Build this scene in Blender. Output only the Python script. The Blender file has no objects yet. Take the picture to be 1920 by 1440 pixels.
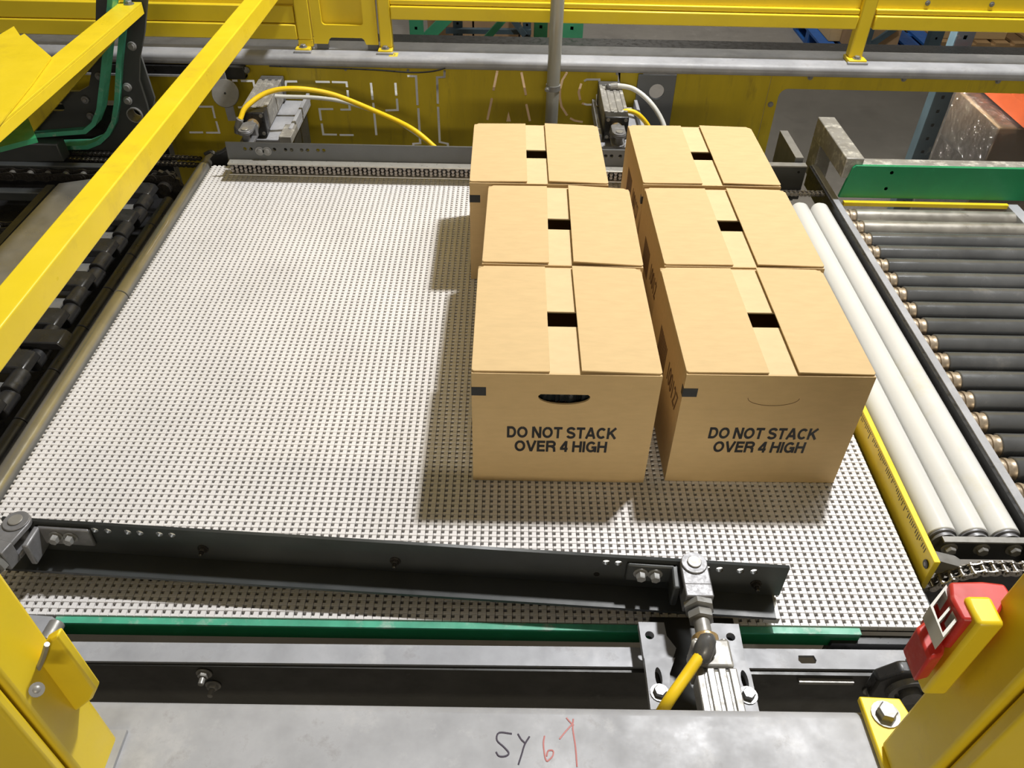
import bpy, bmesh, math, random
from mathutils import Vector, Matrix, Euler
random.seed(7)
S = bpy.context.scene
COL = S.collection
R = math.radians

# ---------------------------------------------------------------- camera
cd = bpy.data.cameras.new('camera'); cam = bpy.data.objects.new('camera', cd); COL.objects.link(cam)
cd.sensor_fit = 'HORIZONTAL'; cd.sensor_width = 36.0; cd.lens = 28.5263; cd.clip_start = .02; cd.clip_end = 100
cam.matrix_world = Matrix(((0.999809, -0.017444, -0.008793, 0.000000), (0.004787, 0.655147, -0.755486, 0.000000), (0.018939, 0.755300, 0.655105, 1.200000), (0.000000, 0.000000, 0.000000, 1.000000)))
S.camera = cam
# ---------------------------------------------------------------- world, lamps, exposure
S.view_settings.view_transform = 'Standard'; S.view_settings.look = 'None'
S.view_settings.gamma = 1.0; S.view_settings.use_curve_mapping = False
S.view_settings.exposure = 0.15
W = bpy.data.worlds.new('hall_ambience'); S.world = W; W.use_nodes = True
bg = W.node_tree.nodes['Background']
bg.inputs[0].default_value = (1.0, .90, .74, 1); bg.inputs[1].default_value = .14
def lamp(name, loc, size, power, col=(1,1,1), sy=None, target=None, spread=180):
    l = bpy.data.lights.new(name, 'AREA'); l.energy = power; l.color = col
    l.shape = 'RECTANGLE' if sy else 'DISK'; l.size = size
    if sy: l.size_y = sy
    l.spread = R(spread)
    o = bpy.data.objects.new(name, l); COL.objects.link(o); o.location = loc
    if target: o.rotation_euler = (Vector(target)-Vector(loc)).to_track_quat('-Z', 'Y').to_euler()
    return o
lamp('high_bay_lamp', (1.36, 2.6, 4.07), .28, 220, (1.0, .99, .975), target=(.3, 1.6, 0))
lamp('added_strip_lamp', (0.2, -4.3, 2.3), 2.2, 80, (1.0, .89, .70), sy=.25, target=(0.2, 1, 0))  # unseen low lamp added in front to brighten the carton fronts
lamp('added_strip_lamp', (2.3, 3.3, 4.2), 1.7, 42, (.94, .97, 1.0), sy=.2, target=(1.2, 1.7, 0))  # unseen long lamp added for highlight streaks on the black rollers
lamp('unseen_aisle_lamp', (.6, 4.4, 1.1), .3, 34, (1.0, .95, .86), target=(2.25, 3.85, -.75), spread=70)  # added low behind the guard, out of view, to brighten the wrapped load
lamp('unseen_aisle_lamp', (1.0, 8.2, 4.6), .8, 120, (1.0, .95, .86))

# ---------------------------------------------------------------- materials
def mat(name, col, rough=.5, metal=0.0, var=.1, scale=6.0, bump=0.0, bscale=120.0, wear=None, rvar=.12, spec=.5, stretch=(1,1,1), dirt=None):
    m = bpy.data.materials.new(name); m.use_nodes = True
    n = m.node_tree.nodes; L = m.node_tree.links; b = n['Principled BSDF']
    b.inputs['Metallic'].default_value = metal; b.inputs['Specular IOR Level'].default_value = spec
    tc = n.new('ShaderNodeTexCoord'); mp = n.new('ShaderNodeMapping'); mp.inputs['Scale'].default_value = stretch
    L.new(tc.outputs['Object'], mp.inputs[0])
    def noise(sc, det=5, rg=.6):
        t = n.new('ShaderNodeTexNoise'); t.inputs['Scale'].default_value = sc; t.inputs['Detail'].default_value = det
        t.inputs['Roughness'].default_value = rg; L.new(mp.outputs[0], t.inputs['Vector']); return t
    def ramp(src, a, c):
        r = n.new('ShaderNodeMapRange'); r.inputs[1].default_value = a; r.inputs[2].default_value = c
        L.new(src, r.inputs[0]); return r.outputs[0]
    def mix(f, A, B):
        x = n.new('ShaderNodeMix'); x.data_type = 'RGBA'; L.new(f, x.inputs[0])
        for i, v in ((6, A), (7, B)):
            if isinstance(v, tuple): x.inputs[i].default_value = (*v[:3], 1)
            else: L.new(v, x.inputs[i])
        return x.outputs[2]
    t = noise(scale)
    c = mix(ramp(t.outputs[0], .3, .7), tuple(x*(1-var) for x in col), tuple(min(1, x*(1+var)) for x in col))
    for w in (wear, dirt):
        if w:
            wc, ws, lo, hi = w
            c = mix(ramp(noise(ws, 8, .7).outputs[0], lo, hi), c, wc)
    L.new(c, b.inputs['Base Color'])
    rr = n.new('ShaderNodeMapRange'); rr.inputs[1].default_value = .3; rr.inputs[2].default_value = .7
    rr.inputs[3].default_value = max(.03, rough-rvar); rr.inputs[4].default_value = min(1, rough+rvar)
    L.new(noise(scale*2.7).outputs[0], rr.inputs[0]); L.new(rr.outputs[0], b.inputs['Roughness'])
    if bump:
        bp = n.new('ShaderNodeBump'); bp.inputs['Strength'].default_value = bump; bp.inputs['Distance'].default_value = .002
        L.new(noise(bscale, 3).outputs[0], bp.inputs['Height']); L.new(bp.outputs[0], b.inputs['Normal'])
    return m
YEL = (.80, .60, .022)
M = dict(
 yellow = mat('yellow_paint', YEL, .38, var=.06, scale=5, bump=.05, bscale=60, wear=((.22, .17, .05), 26, .66, .80), dirt=((.62, .44, .03), 9, .55, .85)),
 yellow_clean = mat('yellow_paint_clean', YEL, .40, var=.04, scale=4, bump=.03, bscale=50, dirt=((.66, .48, .025), 6, .55, .9)),
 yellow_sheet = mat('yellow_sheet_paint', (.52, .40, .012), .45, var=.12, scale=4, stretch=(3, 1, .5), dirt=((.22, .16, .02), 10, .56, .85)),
 galv = mat('grey_steel', (.35, .355, .375), .52, .06, var=.2, scale=9, bump=.08, bscale=40, wear=((.21, .20, .195), 18, .58, .80), dirt=((.45, .45, .46), 13, .55, .75), spec=.3),
 steel = mat('bright_steel', (.27, .262, .245), .42, .35, var=.12, scale=30, wear=((.30, .29, .27), 40, .58, .8)),
 chrome = mat('polished_shaft_steel', (.60, .59, .56), .20, .5, var=.15, scale=10, rvar=.07),
 zinc = mat('zinc_plate', (.26, .26, .255), .38, .4, var=.1, scale=40),
 cast = mat('cast_grey_metal', (.20, .20, .21), .45, .35, var=.15, scale=60),
 alum = mat('milky_aluminium', (.29, .28, .26), .45, .25, var=.2, scale=14, wear=((.68, .66, .60), 30, .52, .7)),
 plate = mat('brushed_plate_steel', (.40, .39, .37), .33, .75, var=.25, scale=6, rvar=.1),
 dark = mat('dark_grey_paint', (.032, .032, .029), .42, var=.2, scale=8, wear=((.11, .11, .11), 22, .62, .85)),
 charcoal = mat('charcoal_paint', (.042, .046, .047), .42, var=.15, scale=7, wear=((.14, .14, .14), 30, .66, .85)),
 midgrey = mat('mid_grey_paint', (.115, .122, .128), .45, var=.1, scale=7),
 blackp = mat('black_plastic', (.018, .018, .019), .35, var=.25, scale=20, wear=((.07, .065, .06), 25, .58, .85)),
 grease = mat('greasy_chain_steel', (.055, .050, .045), .3, .6, var=.4, scale=60),
 chain = mat('shiny_chain_steel', (.42, .39, .35), .25, .9, var=.3, scale=90),
 roll = mat('black_roller_tube', (.13, .133, .135), .20, .4, var=.25, scale=6, rvar=.12, wear=((.26, .25, .24), 11, .60, .80)),
 roll_lit = mat('pale_lit_roller_tube', (.36, .34, .30), .38, .6, var=.2, scale=10),  # far rollers' paler look under their lighting, put into the colour
 brassy = mat('tan_bearing_ring', (.36, .29, .21), .4, .5, var=.25, scale=60),
 white = mat('white_roller_plastic', (.64, .64, .62), .17, var=.04, scale=3, rvar=.06, dirt=((.62, .58, .43), 3.5, .58, .8)),
 belt = mat('pale_belt_plastic', (.72, .70, .69), .42, var=.06, scale=5, rvar=.08),
 ball = mat('grey_ball_plastic', (.36, .33, .31), .3, var=.1, scale=9),
 strip = mat('pale_strip_metal', (.50, .48, .43), .35, .5, var=.1, scale=20),
 green = mat('green_guide_plastic', (.012, .235, .095), .4, var=.08, scale=10, dirt=((.03, .30, .15), 20, .6, .8)),
 mint = mat('green_wear_strip', (.07, .36, .23), .42, var=.2, scale=18, wear=((.34, .46, .38), 22, .56, .7)),
 rackgreen = mat('green_rack_paint', (.035, .23, .12), .5, var=.1),
 rackblue = mat('blue_rack_paint', (.045, .075, .095), .5, var=.2, wear=((.22, .22, .2), 12, .6, .7)),
 bluepal = mat('blue_pallet_paint', (.015, .10, .36), .55, var=.15),
 orange = mat('orange_beam_paint', (.62, .11, .03), .5, var=.1),
 card = mat('kraft_cardboard', (.575, .415, .215), .78, var=.045, scale=70, stretch=(.35, 1.2, 1.2), bump=.04, bscale=260, rvar=.05, spec=.25),
 cardin = mat('kraft_cardboard_inner_flap', (.63, .475, .27), .78, var=.04, scale=60, stretch=(.5, 1, 1), rvar=.05, spec=.25),
 cardold = mat('brown_far_cardboard', (.36, .235, .13), .8, var=.15, scale=4),
 ink = mat('black_print_ink', (.012, .012, .014), .6, var=.1),
 inkbrown = mat('faded_brown_ink', (.13, .07, .03), .7, var=.1),
 tape = mat('black_corner_tape', (.018, .020, .022), .5, var=.2),
 hole = mat('dark_void', (.012, .011, .010), .9, var=.1, spec=.1),
 liner = mat('dark_plastic_liner', (.02, .025, .03), .14, var=.4, scale=30, bump=.6, bscale=60),
 hosey = mat('yellow_hose', (.90, .60, .015), .35, var=.03),
 hosew = mat('milky_hose', (.62, .62, .58), .3, var=.05),
 brass = mat('brass', (.62, .43, .20), .3, .7, var=.1, scale=40),
 fitting = mat('grey_push_fitting', (.13, .13, .13), .35, .3, var=.2, scale=40),
 red = mat('red_housing_plastic', (.50, .030, .022), .42, var=.12, scale=25, dirt=((.62, .16, .13), 30, .52, .75)),
 sensor = mat('grey_sensor_frame', (.46, .45, .40), .4, var=.1),
 concrete = mat('concrete', (.24, .225, .205), .6, var=.2, scale=1.3, bump=.1, bscale=30, wear=((.15, .14, .13), 2.6, .5, .8), dirt=((.33, .31, .29), 7, .58, .8)),
 wood = mat('pallet_wood', (.36, .23, .11), .7, var=.2, scale=5),
 marker = mat('black_marker_ink', (.03, .02, .04), .6, var=.1),
 redmark = mat('red_marker_ink', (.42, .14, .13), .6, var=.2),
 conduit = mat('galvanised_conduit', (.42, .42, .38), .38, .5, var=.14, scale=16, stretch=(1, 1, .3)),
 paper = mat('yellow_sticker', (.70, .55, .05), .6, var=.1),
 whitewrap = mat('white_wrapped_goods', (.5, .5, .49), .35, var=.08, scale=6),
 tick = mat('black_tick_ink', (.05, .04, .012), .6, var=.2),
)
def film(name, tint, gloss, rough, bumps=0, dens=.06):
    m = bpy.data.materials.new(name); m.use_nodes = True; n = m.node_tree.nodes; L = m.node_tree.links
    n.remove(n['Principled BSDF']); out = n['Material Output']
    tr = n.new('ShaderNodeBsdfTransparent'); tr.inputs[0].default_value = (*tint, 1)
    gl = n.new('ShaderNodeBsdfGlossy'); gl.inputs['Roughness'].default_value = rough
    df = n.new('ShaderNodeBsdfDiffuse'); df.inputs[0].default_value = (.8, .8, .8, 1)
    fr = n.new('ShaderNodeFresnel'); fr.inputs[0].default_value = 1.45
    mm = n.new('ShaderNodeMath'); mm.operation = 'MULTIPLY'; mm.inputs[1].default_value = gloss; L.new(fr.outputs[0], mm.inputs[0])
    a = n.new('ShaderNodeMixShader'); a.inputs[0].default_value = dens; L.new(tr.outputs[0], a.inputs[1]); L.new(df.outputs[0], a.inputs[2])
    b = n.new('ShaderNodeMixShader'); L.new(mm.outputs[0], b.inputs[0]); L.new(a.outputs[0], b.inputs[1]); L.new(gl.outputs[0], b.inputs[2])
    L.new(b.outputs[0], out.inputs[0])
    if bumps:
        t = n.new('ShaderNodeTexNoise'); t.inputs['Scale'].default_value = 22; t.inputs['Detail'].default_value = 4
        tc = n.new('ShaderNodeTexCoord'); L.new(tc.outputs['Object'], t.inputs['Vector'])
        bp = n.new('ShaderNodeBump'); bp.inputs['Strength'].default_value = bumps; bp.inputs['Distance'].default_value = .05
        L.new(t.outputs[0], bp.inputs['Height']); L.new(bp.outputs[0], gl.inputs['Normal'])
    return m
M['plexi'] = film('clear_polycarbonate', (.70, .695, .68), .9, .04, dens=.015)
M['wrap'] = film('stretch_film', (.93, .92, .90), 2.0, .10, 1.0, .05)

# ---------------------------------------------------------------- object helpers
OFF = {}
def tag(o, label=None, cat=None, group=None, kind=None):
    if label: o['label'] = label
    if cat: o['category'] = cat
    if group: o['group'] = group
    if kind: o['kind'] = kind
    return o
def thing(name, label, cat, loc, rz=0.0, group=None):
    o = bpy.data.objects.new(name, None); o.empty_display_size = .05; COL.objects.link(o)
    o.location = loc; o.rotation_euler = (0, 0, rz); OFF[o] = Vector(loc)
    return tag(o, label, cat, group)
class MB:
    def __init__(s): s.v = []; s.f = []
    def add(s, v, f):
        k = len(s.v); s.v += [Vector(p) for p in v]; s.f += [tuple(i+k for i in q) for q in f]; return s
    def box(s, lo, hi):
        x0, y0, z0 = lo; x1, y1, z1 = hi
        return s.add([(x0,y0,z0),(x1,y0,z0),(x1,y1,z0),(x0,y1,z0),(x0,y0,z1),(x1,y0,z1),(x1,y1,z1),(x0,y1,z1)],
            [(0,3,2,1),(4,5,6,7),(0,1,5,4),(1,2,6,5),(2,3,7,6),(3,0,4,7)])
    def cbox(s, c, d): return s.box([c[i]-d[i]/2 for i in range(3)], [c[i]+d[i]/2 for i in range(3)])
    def prism(s, poly, vec):                       # planar polygon (3-D points) swept along vec
        n = len(poly); P = [Vector(p) for p in poly]; v = Vector(vec)
        nr = Vector((0,0,0))
        for i in range(n): nr += P[i].cross(P[(i+1) % n])
        if nr.dot(v) > 0: P = P[::-1]
        return s.add(P+[p+v for p in P], [tuple(range(n)), tuple(range(2*n-1, n-1, -1))] + [(i, i+n, (i+1) % n+n, (i+1) % n) for i in range(n)])
    def beam(s, a, b, w, h, up=(0,0,1)):           # rectangular bar from a to b (w across, h along up), centred
        a = Vector(a); b = Vector(b); d = (b-a).normalized(); x = d.cross(Vector(up)).normalized(); u = x.cross(d)
        P = [a+x*i*w/2+u*j*h/2 for i, j in ((-1,-1),(1,-1),(1,1),(-1,1))]
        return s.prism(P, b-a)
    def lathe(s, a, b, prof, n=20, hexa=None):     # prof: (t, r) along a->b in metres
        a = Vector(a); d = (Vector(b)-a).normalized(); u = d.orthogonal().normalized(); w = d.cross(u)
        k0 = len(s.v); m = len(prof)
        for t, r in prof:
            for i in range(n):
                q = 2*math.pi*i/n + (math.pi/n if hexa else 0); s.v.append(a+d*t+(u*math.cos(q)+w*math.sin(q))*r)
        for j in range(m-1):
            for i in range(n):
                i2 = (i+1) % n; s.f.append((k0+j*n+i, k0+j*n+i2, k0+(j+1)*n+i2, k0+(j+1)*n+i))
        s.f.append(tuple(k0+i for i in range(n-1, -1, -1))); s.f.append(tuple(k0+(m-1)*n+i for i in range(n)))
        return s
    def cyl(s, a, b, r, n=20, c=0.0):
        l = (Vector(b)-Vector(a)).length
        return s.lathe(a, b, [(0, r-c), (c, r), (l-c, r), (l, r-c)] if c else [(0, r), (l, r)], n)
    def ball(s, c, r, n=8, m=5):
        c = Vector(c); k0 = len(s.v); s.v.append(c+Vector((0,0,-r)))
        for j in range(1, m):
            t = math.pi*j/m
            for i in range(n):
                q = 2*math.pi*i/n; s.v.append(c+Vector((math.sin(t)*math.cos(q), math.sin(t)*math.sin(q), -math.cos(t)))*r)
        s.v.append(c+Vector((0,0,r))); top = len(s.v)-1
        for i in range(n):
            i2 = (i+1) % n; s.f.append((k0, k0+1+i2, k0+1+i)); s.f.append((top, top-n+i, top-n+i2))
            for j in range(m-2): s.f.append((k0+1+j*n+i, k0+1+j*n+i2, k0+1+(j+1)*n+i2, k0+1+(j+1)*n+i))
        return s
    def tube(s, pts, r, n=10, sub=6):              # smooth tube through points
        P = [Vector(p) for p in pts]; Q = []
        if len(P) > 2:
            E = [P[0]*2-P[1]]+P+[P[-1]*2-P[-2]]
            for i in range(1, len(E)-2):
                for k in range(sub):
                    t = k/sub; a, b, c, d = E[i-1:i+3]
                    Q.append(.5*((2*b)+(c-a)*t+(2*a-5*b+4*c-d)*t*t+(3*b-a-3*c+d)*t**3))
            Q.append(P[-1])
        else: Q = P
        k0 = len(s.v); u = None
        for i, q in enumerate(Q):
            d = (Q[min(i+1, len(Q)-1)]-Q[max(i-1, 0)]).normalized()
            u = d.orthogonal().normalized() if u is None else (u-d*u.dot(d)).normalized()
            w = d.cross(u)
            for j in range(n):
                g = 2*math.pi*j/n; s.v.append(q+(u*math.cos(g)+w*math.sin(g))*r)
        for i in range(len(Q)-1):
            for j in range(n):
                j2 = (j+1) % n; s.f.append((k0+i*n+j, k0+i*n+j2, k0+(i+1)*n+j2, k0+(i+1)*n+j))
        s.f.append(tuple(k0+j for j in range(n-1, -1, -1))); e = k0+(len(Q)-1)*n; s.f.append(tuple(e+j for j in range(n)))
        return s
    def mesh(s, name, m, off=None, smooth=40):
        me = bpy.data.meshes.new(name); o = off or Vector((0,0,0))
        me.from_pydata([tuple(p-o) for p in s.v], [], s.f); me.update()
        me.materials.append(M[m] if isinstance(m, str) else m)
        if smooth:
            me.polygons.foreach_set('use_smooth', [True]*len(me.polygons)); me.set_sharp_from_angle(angle=R(smooth))
        return me
    def build(s, name, m, parent=None, local=False, bevel=0.0, seg=2, smooth=40):
        off = None if (local or parent is None) else OFF[parent]
        o = bpy.data.objects.new(name, s.mesh(name, m, off, smooth)); COL.objects.link(o)
        if parent: o.parent = parent
        OFF[o] = OFF.get(parent, Vector((0,0,0))) if not local else Vector((0,0,0))
        if bevel:
            b = o.modifiers.new('bevel', 'BEVEL'); b.width = bevel; b.segments = seg; b.limit_method = 'ANGLE'; b.angle_limit = R(35)
        return o
def inst(name, me, parent, loc, rot=None, world=True):
    o = bpy.data.objects.new(name, me); COL.objects.link(o); o.parent = parent
    o.location = Vector(loc)-(OFF[parent] if world else Vector((0,0,0)))
    if rot: o.rotation_euler = rot
    OFF[o] = Vector(loc); return o
def copy_tree(o, parent=None):
    c = o.copy(); COL.objects.link(c); c.parent = parent
    for ch in list(o.children): copy_tree(ch, c)
    return c
def sheet(name, outer, holes, thick, m, parent=None, org=(0,0,0), ax=((1,0,0),(0,0,1)), bevel=0.0):
    """flat plate with cut-outs: outline and holes as 2-D points on the plane org + u*ax0 + v*ax1, centred on it, with thickness"""
    cu = bpy.data.curves.new(name, 'CURVE'); cu.dimensions = '2D'; cu.fill_mode = 'BOTH'; cu.extrude = thick/2
    for pts in [outer]+holes:
        sp = cu.splines.new('POLY'); sp.points.add(len(pts)-1); sp.use_cyclic_u = True
        for p, q in zip(sp.points, pts): p.co = (q[0], q[1], 0, 1)
    t = bpy.data.objects.new(name, cu); COL.objects.link(t)
    me = bpy.data.meshes.new_from_object(t.evaluated_get(bpy.context.evaluated_depsgraph_get())); bpy.data.objects.remove(t); bpy.data.curves.remove(cu)
    a = Vector(ax[0]); b = Vector(ax[1]); n = a.cross(b)
    base = Vector(org)-(OFF[parent] if parent else Vector((0,0,0)))
    for v in me.vertices: v.co = base+a*v.co.x+b*v.co.y+n*v.co.z
    me.materials.clear(); me.materials.append(M[m]); me.name = name
    o = bpy.data.objects.new(name, me); COL.objects.link(o); o.parent = parent; OFF[o] = OFF.get(parent, Vector((0,0,0)))
    return o
def circ(x, y, r, n=16, ry=None): return [(x+r*math.cos(2*math.pi*i/n), y+(ry or r)*math.sin(2*math.pi*i/n)) for i in range(n)]
def rrect(x0, y0, x1, y1, r, n=4):
    out = []
    for cx, cy, a in ((x1-r, y1-r, 0), (x0+r, y1-r, 90), (x0+r, y0+r, 180), (x1-r, y0+r, 270)):
        out += [(cx+r*math.cos(R(a+90*i/n)), cy+r*math.sin(R(a+90*i/n))) for i in range(n+1)]
    return out
def text(name, s, width, capw, m, parent, org, ax, bold=.0, cap=None):
    """lettering as a thin raised mesh, left-bottom of the word at org, running along ax[0]"""
    cu = bpy.data.curves.new(name, 'FONT'); cu.body = s; cu.size = 1; cu.offset = bold; cu.extrude = .004
    t = bpy.data.objects.new(name, cu); COL.objects.link(t)
    me = bpy.data.meshes.new_from_object(t.evaluated_get(bpy.context.evaluated_depsgraph_get())); bpy.data.objects.remove(t); bpy.data.curves.remove(cu)
    xs = [v.co.x for v in me.vertices]; ys = [v.co.y for v in me.vertices]; x0, x1, y0, y1 = min(xs), max(xs), min(ys), max(ys)
    a = Vector(ax[0]); b = Vector(ax[1]); n = a.cross(b); o_ = Vector(org)
    for v in me.vertices:
        v.co = o_+a*((v.co.x-x0)/(x1-x0)*width)+b*((v.co.y-y0)/(y1-y0)*cap)+n*(.0004 if v.co.z > 0 else -.0003)
    me.materials.clear(); me.materials.append(M[m])
    o = bpy.data.objects.new(name, me); COL.objects.link(o); o.parent = parent; return o
def arcp(cx, cy, rx, ry, a0, a1, n=14): return [(cx+rx*math.cos(R(a0+(a1-a0)*k/n)), cy+ry*math.sin(R(a0+(a1-a0)*k/n))) for k in range(n+1)]
SW = .215; B0 = SW/2; B1 = 1-SW/2; MD = .5
def _o(w): return [arcp(w/2, .5, w/2-B0, .5-B0, 90, 450, 28)]
GLY = {
 'D': (.80, [[(B0, 0), (B0, 1)], [(B0, B1)]+arcp(.80-.41, .5, .41-B0, .5-B0, 90, -90)+[(B0, B0)]]),
 'O': (.92, _o(.92)),
 'N': (.82, [[(B0, 0), (B0, 1)], [(.82-B0, 0), (.82-B0, 1)], [(B0*1.15, .98), (.82-B0*1.15, .02)]]),
 'T': (.74, [[(0, B1), (.74, B1)], [(.37, 0), (.37, B1)]]),
 'S': (.78, [arcp(.39, .715, .29, .20, 15, 270, 16)+arcp(.39, .285, .30, .20, 90, -165, 16)[1:]]),
 'A': (.86, [[(.07, 0), (.43, 1)], [(.79, 0), (.43, 1)], [(.2, .30), (.66, .30)]]),
 'C': (.84, [arcp(.44, .5, .44-B0, .5-B0, 42, 318, 24)]),
 'K': (.84, [[(B0, 0), (B0, 1)], [(B0, .38), (.74, .98)], [(.32, .58), (.76, .02)]]),
 'V': (.84, [[(.07, 1), (.42, .02)], [(.77, 1), (.42, .02)]]),
 'E': (.70, [[(B0, 0), (B0, 1)], [(B0, B1), (.69, B1)], [(B0, .52), (.65, .52)], [(B0, B0), (.70, B0)]]),
 'R': (.82, [[(B0, 0), (B0, 1)], [(B0, B1)]+arcp(.48, .71, .245, .2025, 90, -90, 12)+[(B0, .5075)], [(.48, .50), (.70, .36), (.74, 0)]]),
 '4': (.68, [[(.51, 0), (.51, 1)], [(.50, .96), (.09, .32)], [(.02, .29), (.68, .29)]]),
 'H': (.82, [[(B0, 0), (B0, 1)], [(.82-B0, 0), (.82-B0, 1)], [(B0, .53), (.82-B0, .53)]]),
 'I': (.20, [[(.10, 0), (.10, 1)]]),
 'G': (.90, [arcp(.45, .5, .45-B0, .5-B0, 42, 345, 24), [(.48, .46), (.815, .46), (.815, .02)]]),
}
def thick(Q, w):
    Q = [Vector(p) for p in Q]; L_ = []; R_ = []
    for i, q in enumerate(Q):
        d1 = (Q[i]-Q[i-1]).normalized() if i else (Q[1]-Q[0]).normalized(); d2 = (Q[i+1]-Q[i]).normalized() if i < len(Q)-1 else d1
        n1 = Vector((-d1.y, d1.x)); n2 = Vector((-d2.y, d2.x)); m_ = n1+n2; m_ = m_*2/m_.length_squared
        L_.append(q+m_*w/2); R_.append(q-m_*w/2)
    return L_, R_
def print_line(name, s, width, m, parent, org, ax, cap):
    """bold sans lettering drawn stroke by stroke as thin raised ink"""
    x = 0; st = []
    for ch in s:
        if ch == ' ': x += .30; continue
        w, ls = GLY[ch]
        st += [[(x+a, b) for a, b in l] for l in ls]; x += w+.075
    tot = x-.075; a = Vector(ax[0])*(width/tot); b = Vector(ax[1])*cap; n = Vector(ax[0]).cross(Vector(ax[1])); o_ = Vector(org); mb = MB()
    for k, l in enumerate(st):
        A, B = thick(l, SW); z = .0003+.00002*(k % 5)
        P = lambda q: o_+a*q.x+b*q.y+n*z
        for i in range(len(A)-1): mb.add([P(B[i]), P(B[i+1]), P(A[i+1]), P(A[i])], [(0, 1, 2, 3)])
    o = mb.build(name, m, parent, True, smooth=0); return o
def hexbolt(mb, c, d, r=.008, h=.007, washer=True, shank=0):
    c = Vector(c); d = Vector(d).normalized()
    if washer: mb.cyl(c, c+d*.002, r*1.45, 18)
    mb.lathe(c+d*.002, c+d*(.002+h), [(0, r), (h*.8, r), (h, r*.86)], 6)
    if shank: mb.cyl(c+d*(.002+h), c+d*(.002+h+shank), r*.55, 12, .001)
    return mb

# ================================================================ setting
fl = MB().box((-9, -4, -1.5), (11, 16, -1.4)).build('floor', 'concrete'); tag(fl, kind='structure')

# ---------------------------------------------------------------- grey machine frame beams
def frame_beam(name, label, x0, x1, y0, y1, z0, z1):
    t = thing(name, label, 'beam', ((x0+x1)/2, (y0+y1)/2, z0))
    MB().box((x0, y0, z0), (x1, y1, z1)).build('tube', 'galv', t, bevel=.014, seg=4)
    return t
fb = frame_beam('frame_beam', 'wide scuffed grey steel beam along the bottom, with handwriting on it', -1.7, 1.7, .345, .522, .06, .20)
rb = frame_beam('frame_beam', 'long grey steel tube under the far yellow guard frame', -2.4, 2.6, 2.87, 3.05, .162, .20)
def stroke(name, pts, r, m, parent):
    mb = MB()
    for seg in pts: mb.tube([(p[0], p[1], .2004) for p in seg], r, 6, 4)
    for v in mb.v: v.z = .1998+(v.z-.2004)*.25+.0006
    return mb.build(name, m, parent)
MB().box((-2.4, 3.052, .10), (2.6, 3.135, .196)).build('back_lip', 'blackp', rb)
MB().box((-2.4, 2.862, .132), (-.94, 2.885, .160)).build('black_lip', 'blackp', rb)
MB().box((-2.4, 2.858, .124), (-.93, 2.885, .131)).build('pale_lip', 'galv', rb)
stroke('handwriting', [[(0.0166, 0.4823, 0.2), (0.0005, 0.4834, 0.2), (-0.002, 0.4739, 0.2), (0.0068, 0.4653, 0.2), (0.0128, 0.4581, 0.2), (0.0089, 0.4541, 0.2), (0.001, 0.454, 0.2), (-0.003, 0.4592, 0.2)],
    [(0.024, 0.4824, 0.2), (0.028, 0.4756, 0.2), (0.0326, 0.471, 0.2)], [(0.0387, 0.4792, 0.2), (0.0326, 0.469, 0.2), (0.0286, 0.4563, 0.2), (0.0246, 0.4439, 0.2)]], .0011, 'marker', fb)
stroke('red_handwriting', [[(0.0575, 0.4801, 0.2), (0.0559, 0.4699, 0.2), (0.0575, 0.4534, 0.2), (0.0599, 0.4482, 0.2)], [(0.0599, 0.4482, 0.2), (0.0667, 0.4548, 0.2), (0.0676, 0.4614, 0.2), (0.0616, 0.4614, 0.2), (0.0595, 0.4547, 0.2)],
    [(0.0761, 0.4763, 0.2), (0.0853, 0.4873, 0.2), (0.0931, 0.4958, 0.2)], [(0.086, 0.5041, 0.2), (0.0912, 0.4978, 0.2), (0.0951, 0.4944, 0.2)], [(0.0948, 0.5028, 0.2), (0.0935, 0.4902, 0.2), (0.0956, 0.4671, 0.2), (0.0962, 0.4422, 0.2)]], .0010, 'redmark', fb)
MB().box((-1.012, 2.855, .12), (-.93, 2.885, .165)).build('clamp_block', 'dark', rb, bevel=.003)
hexbolt(MB(), (-.925, 2.865, .15), (0, -1, 0), .008).build('bolt', 'zinc', rb)
MB().box((-.425, 2.885, .1995), (-.395, 2.925, .2006)).build('sticker', 'paper', rb)
stroke('sticker_mark', [[(-.405, 2.92), (-.415, 2.92), (-.405, 2.905), (-.41, 2.89)]], .0015, 'marker', rb)

# ---------------------------------------------------------------- modular belt
BX0, BX1, BY0, BY1 = -.957, .753, .772, 2.44
belt = thing('modular_belt', 'wide pale grey modular plastic conveyor belt the six cartons stand on', 'conveyor belt', (-.1, 1.6, -.03))
def inset(poly, d):
    n = len(poly); out = []
    for i in range(n):
        a, b, c = (Vector(poly[(i+k-1) % n]) for k in range(3))
        e1 = (b-a).normalized(); e2 = (c-b).normalized(); n1 = Vector((-e1.y, e1.x)); n2 = Vector((-e2.y, e2.x))
        m_ = (n1+n2); m_ = m_/m_.length_squared*2 if m_.length > 1e-6 else n1
        out.append(tuple(b+m_*d))
    return out
PX, PY = .0148, .0128
lk = [(.0003, .0002), (PX-.0003, .0002), (PX-.0003, .0052), (PX-.0008, .0062), (PX-.0008, PY-.0003), (.0062, PY-.0003), (.0054, PY-.0012), (.0054, .0068), (.0050, .0062), (.0003, .0062)]
def link_vf():
    rings = [(lk, -.011), (lk, -.0009), (inset(lk, .0006), 0.0)]; n = len(lk); v = []; f = []
    for pl, z in rings: v += [(x, y, z) for x, y in pl]
    for k in range(2): f += [(k*n+i, k*n+(i+1) % n, (k+1)*n+(i+1) % n, (k+1)*n+i) for i in range(n)]
    f.append(tuple(2*n+i for i in range(n))); return v, f
LV, LF = link_vf()
lm = MB().add(LV, LF).mesh('belt_link', 'belt', None, 0)
NX = int((BX1-BX0)/PX); NY = int((BY1-BY0)/PY)
made = 0; vs = []; fs = []
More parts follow.
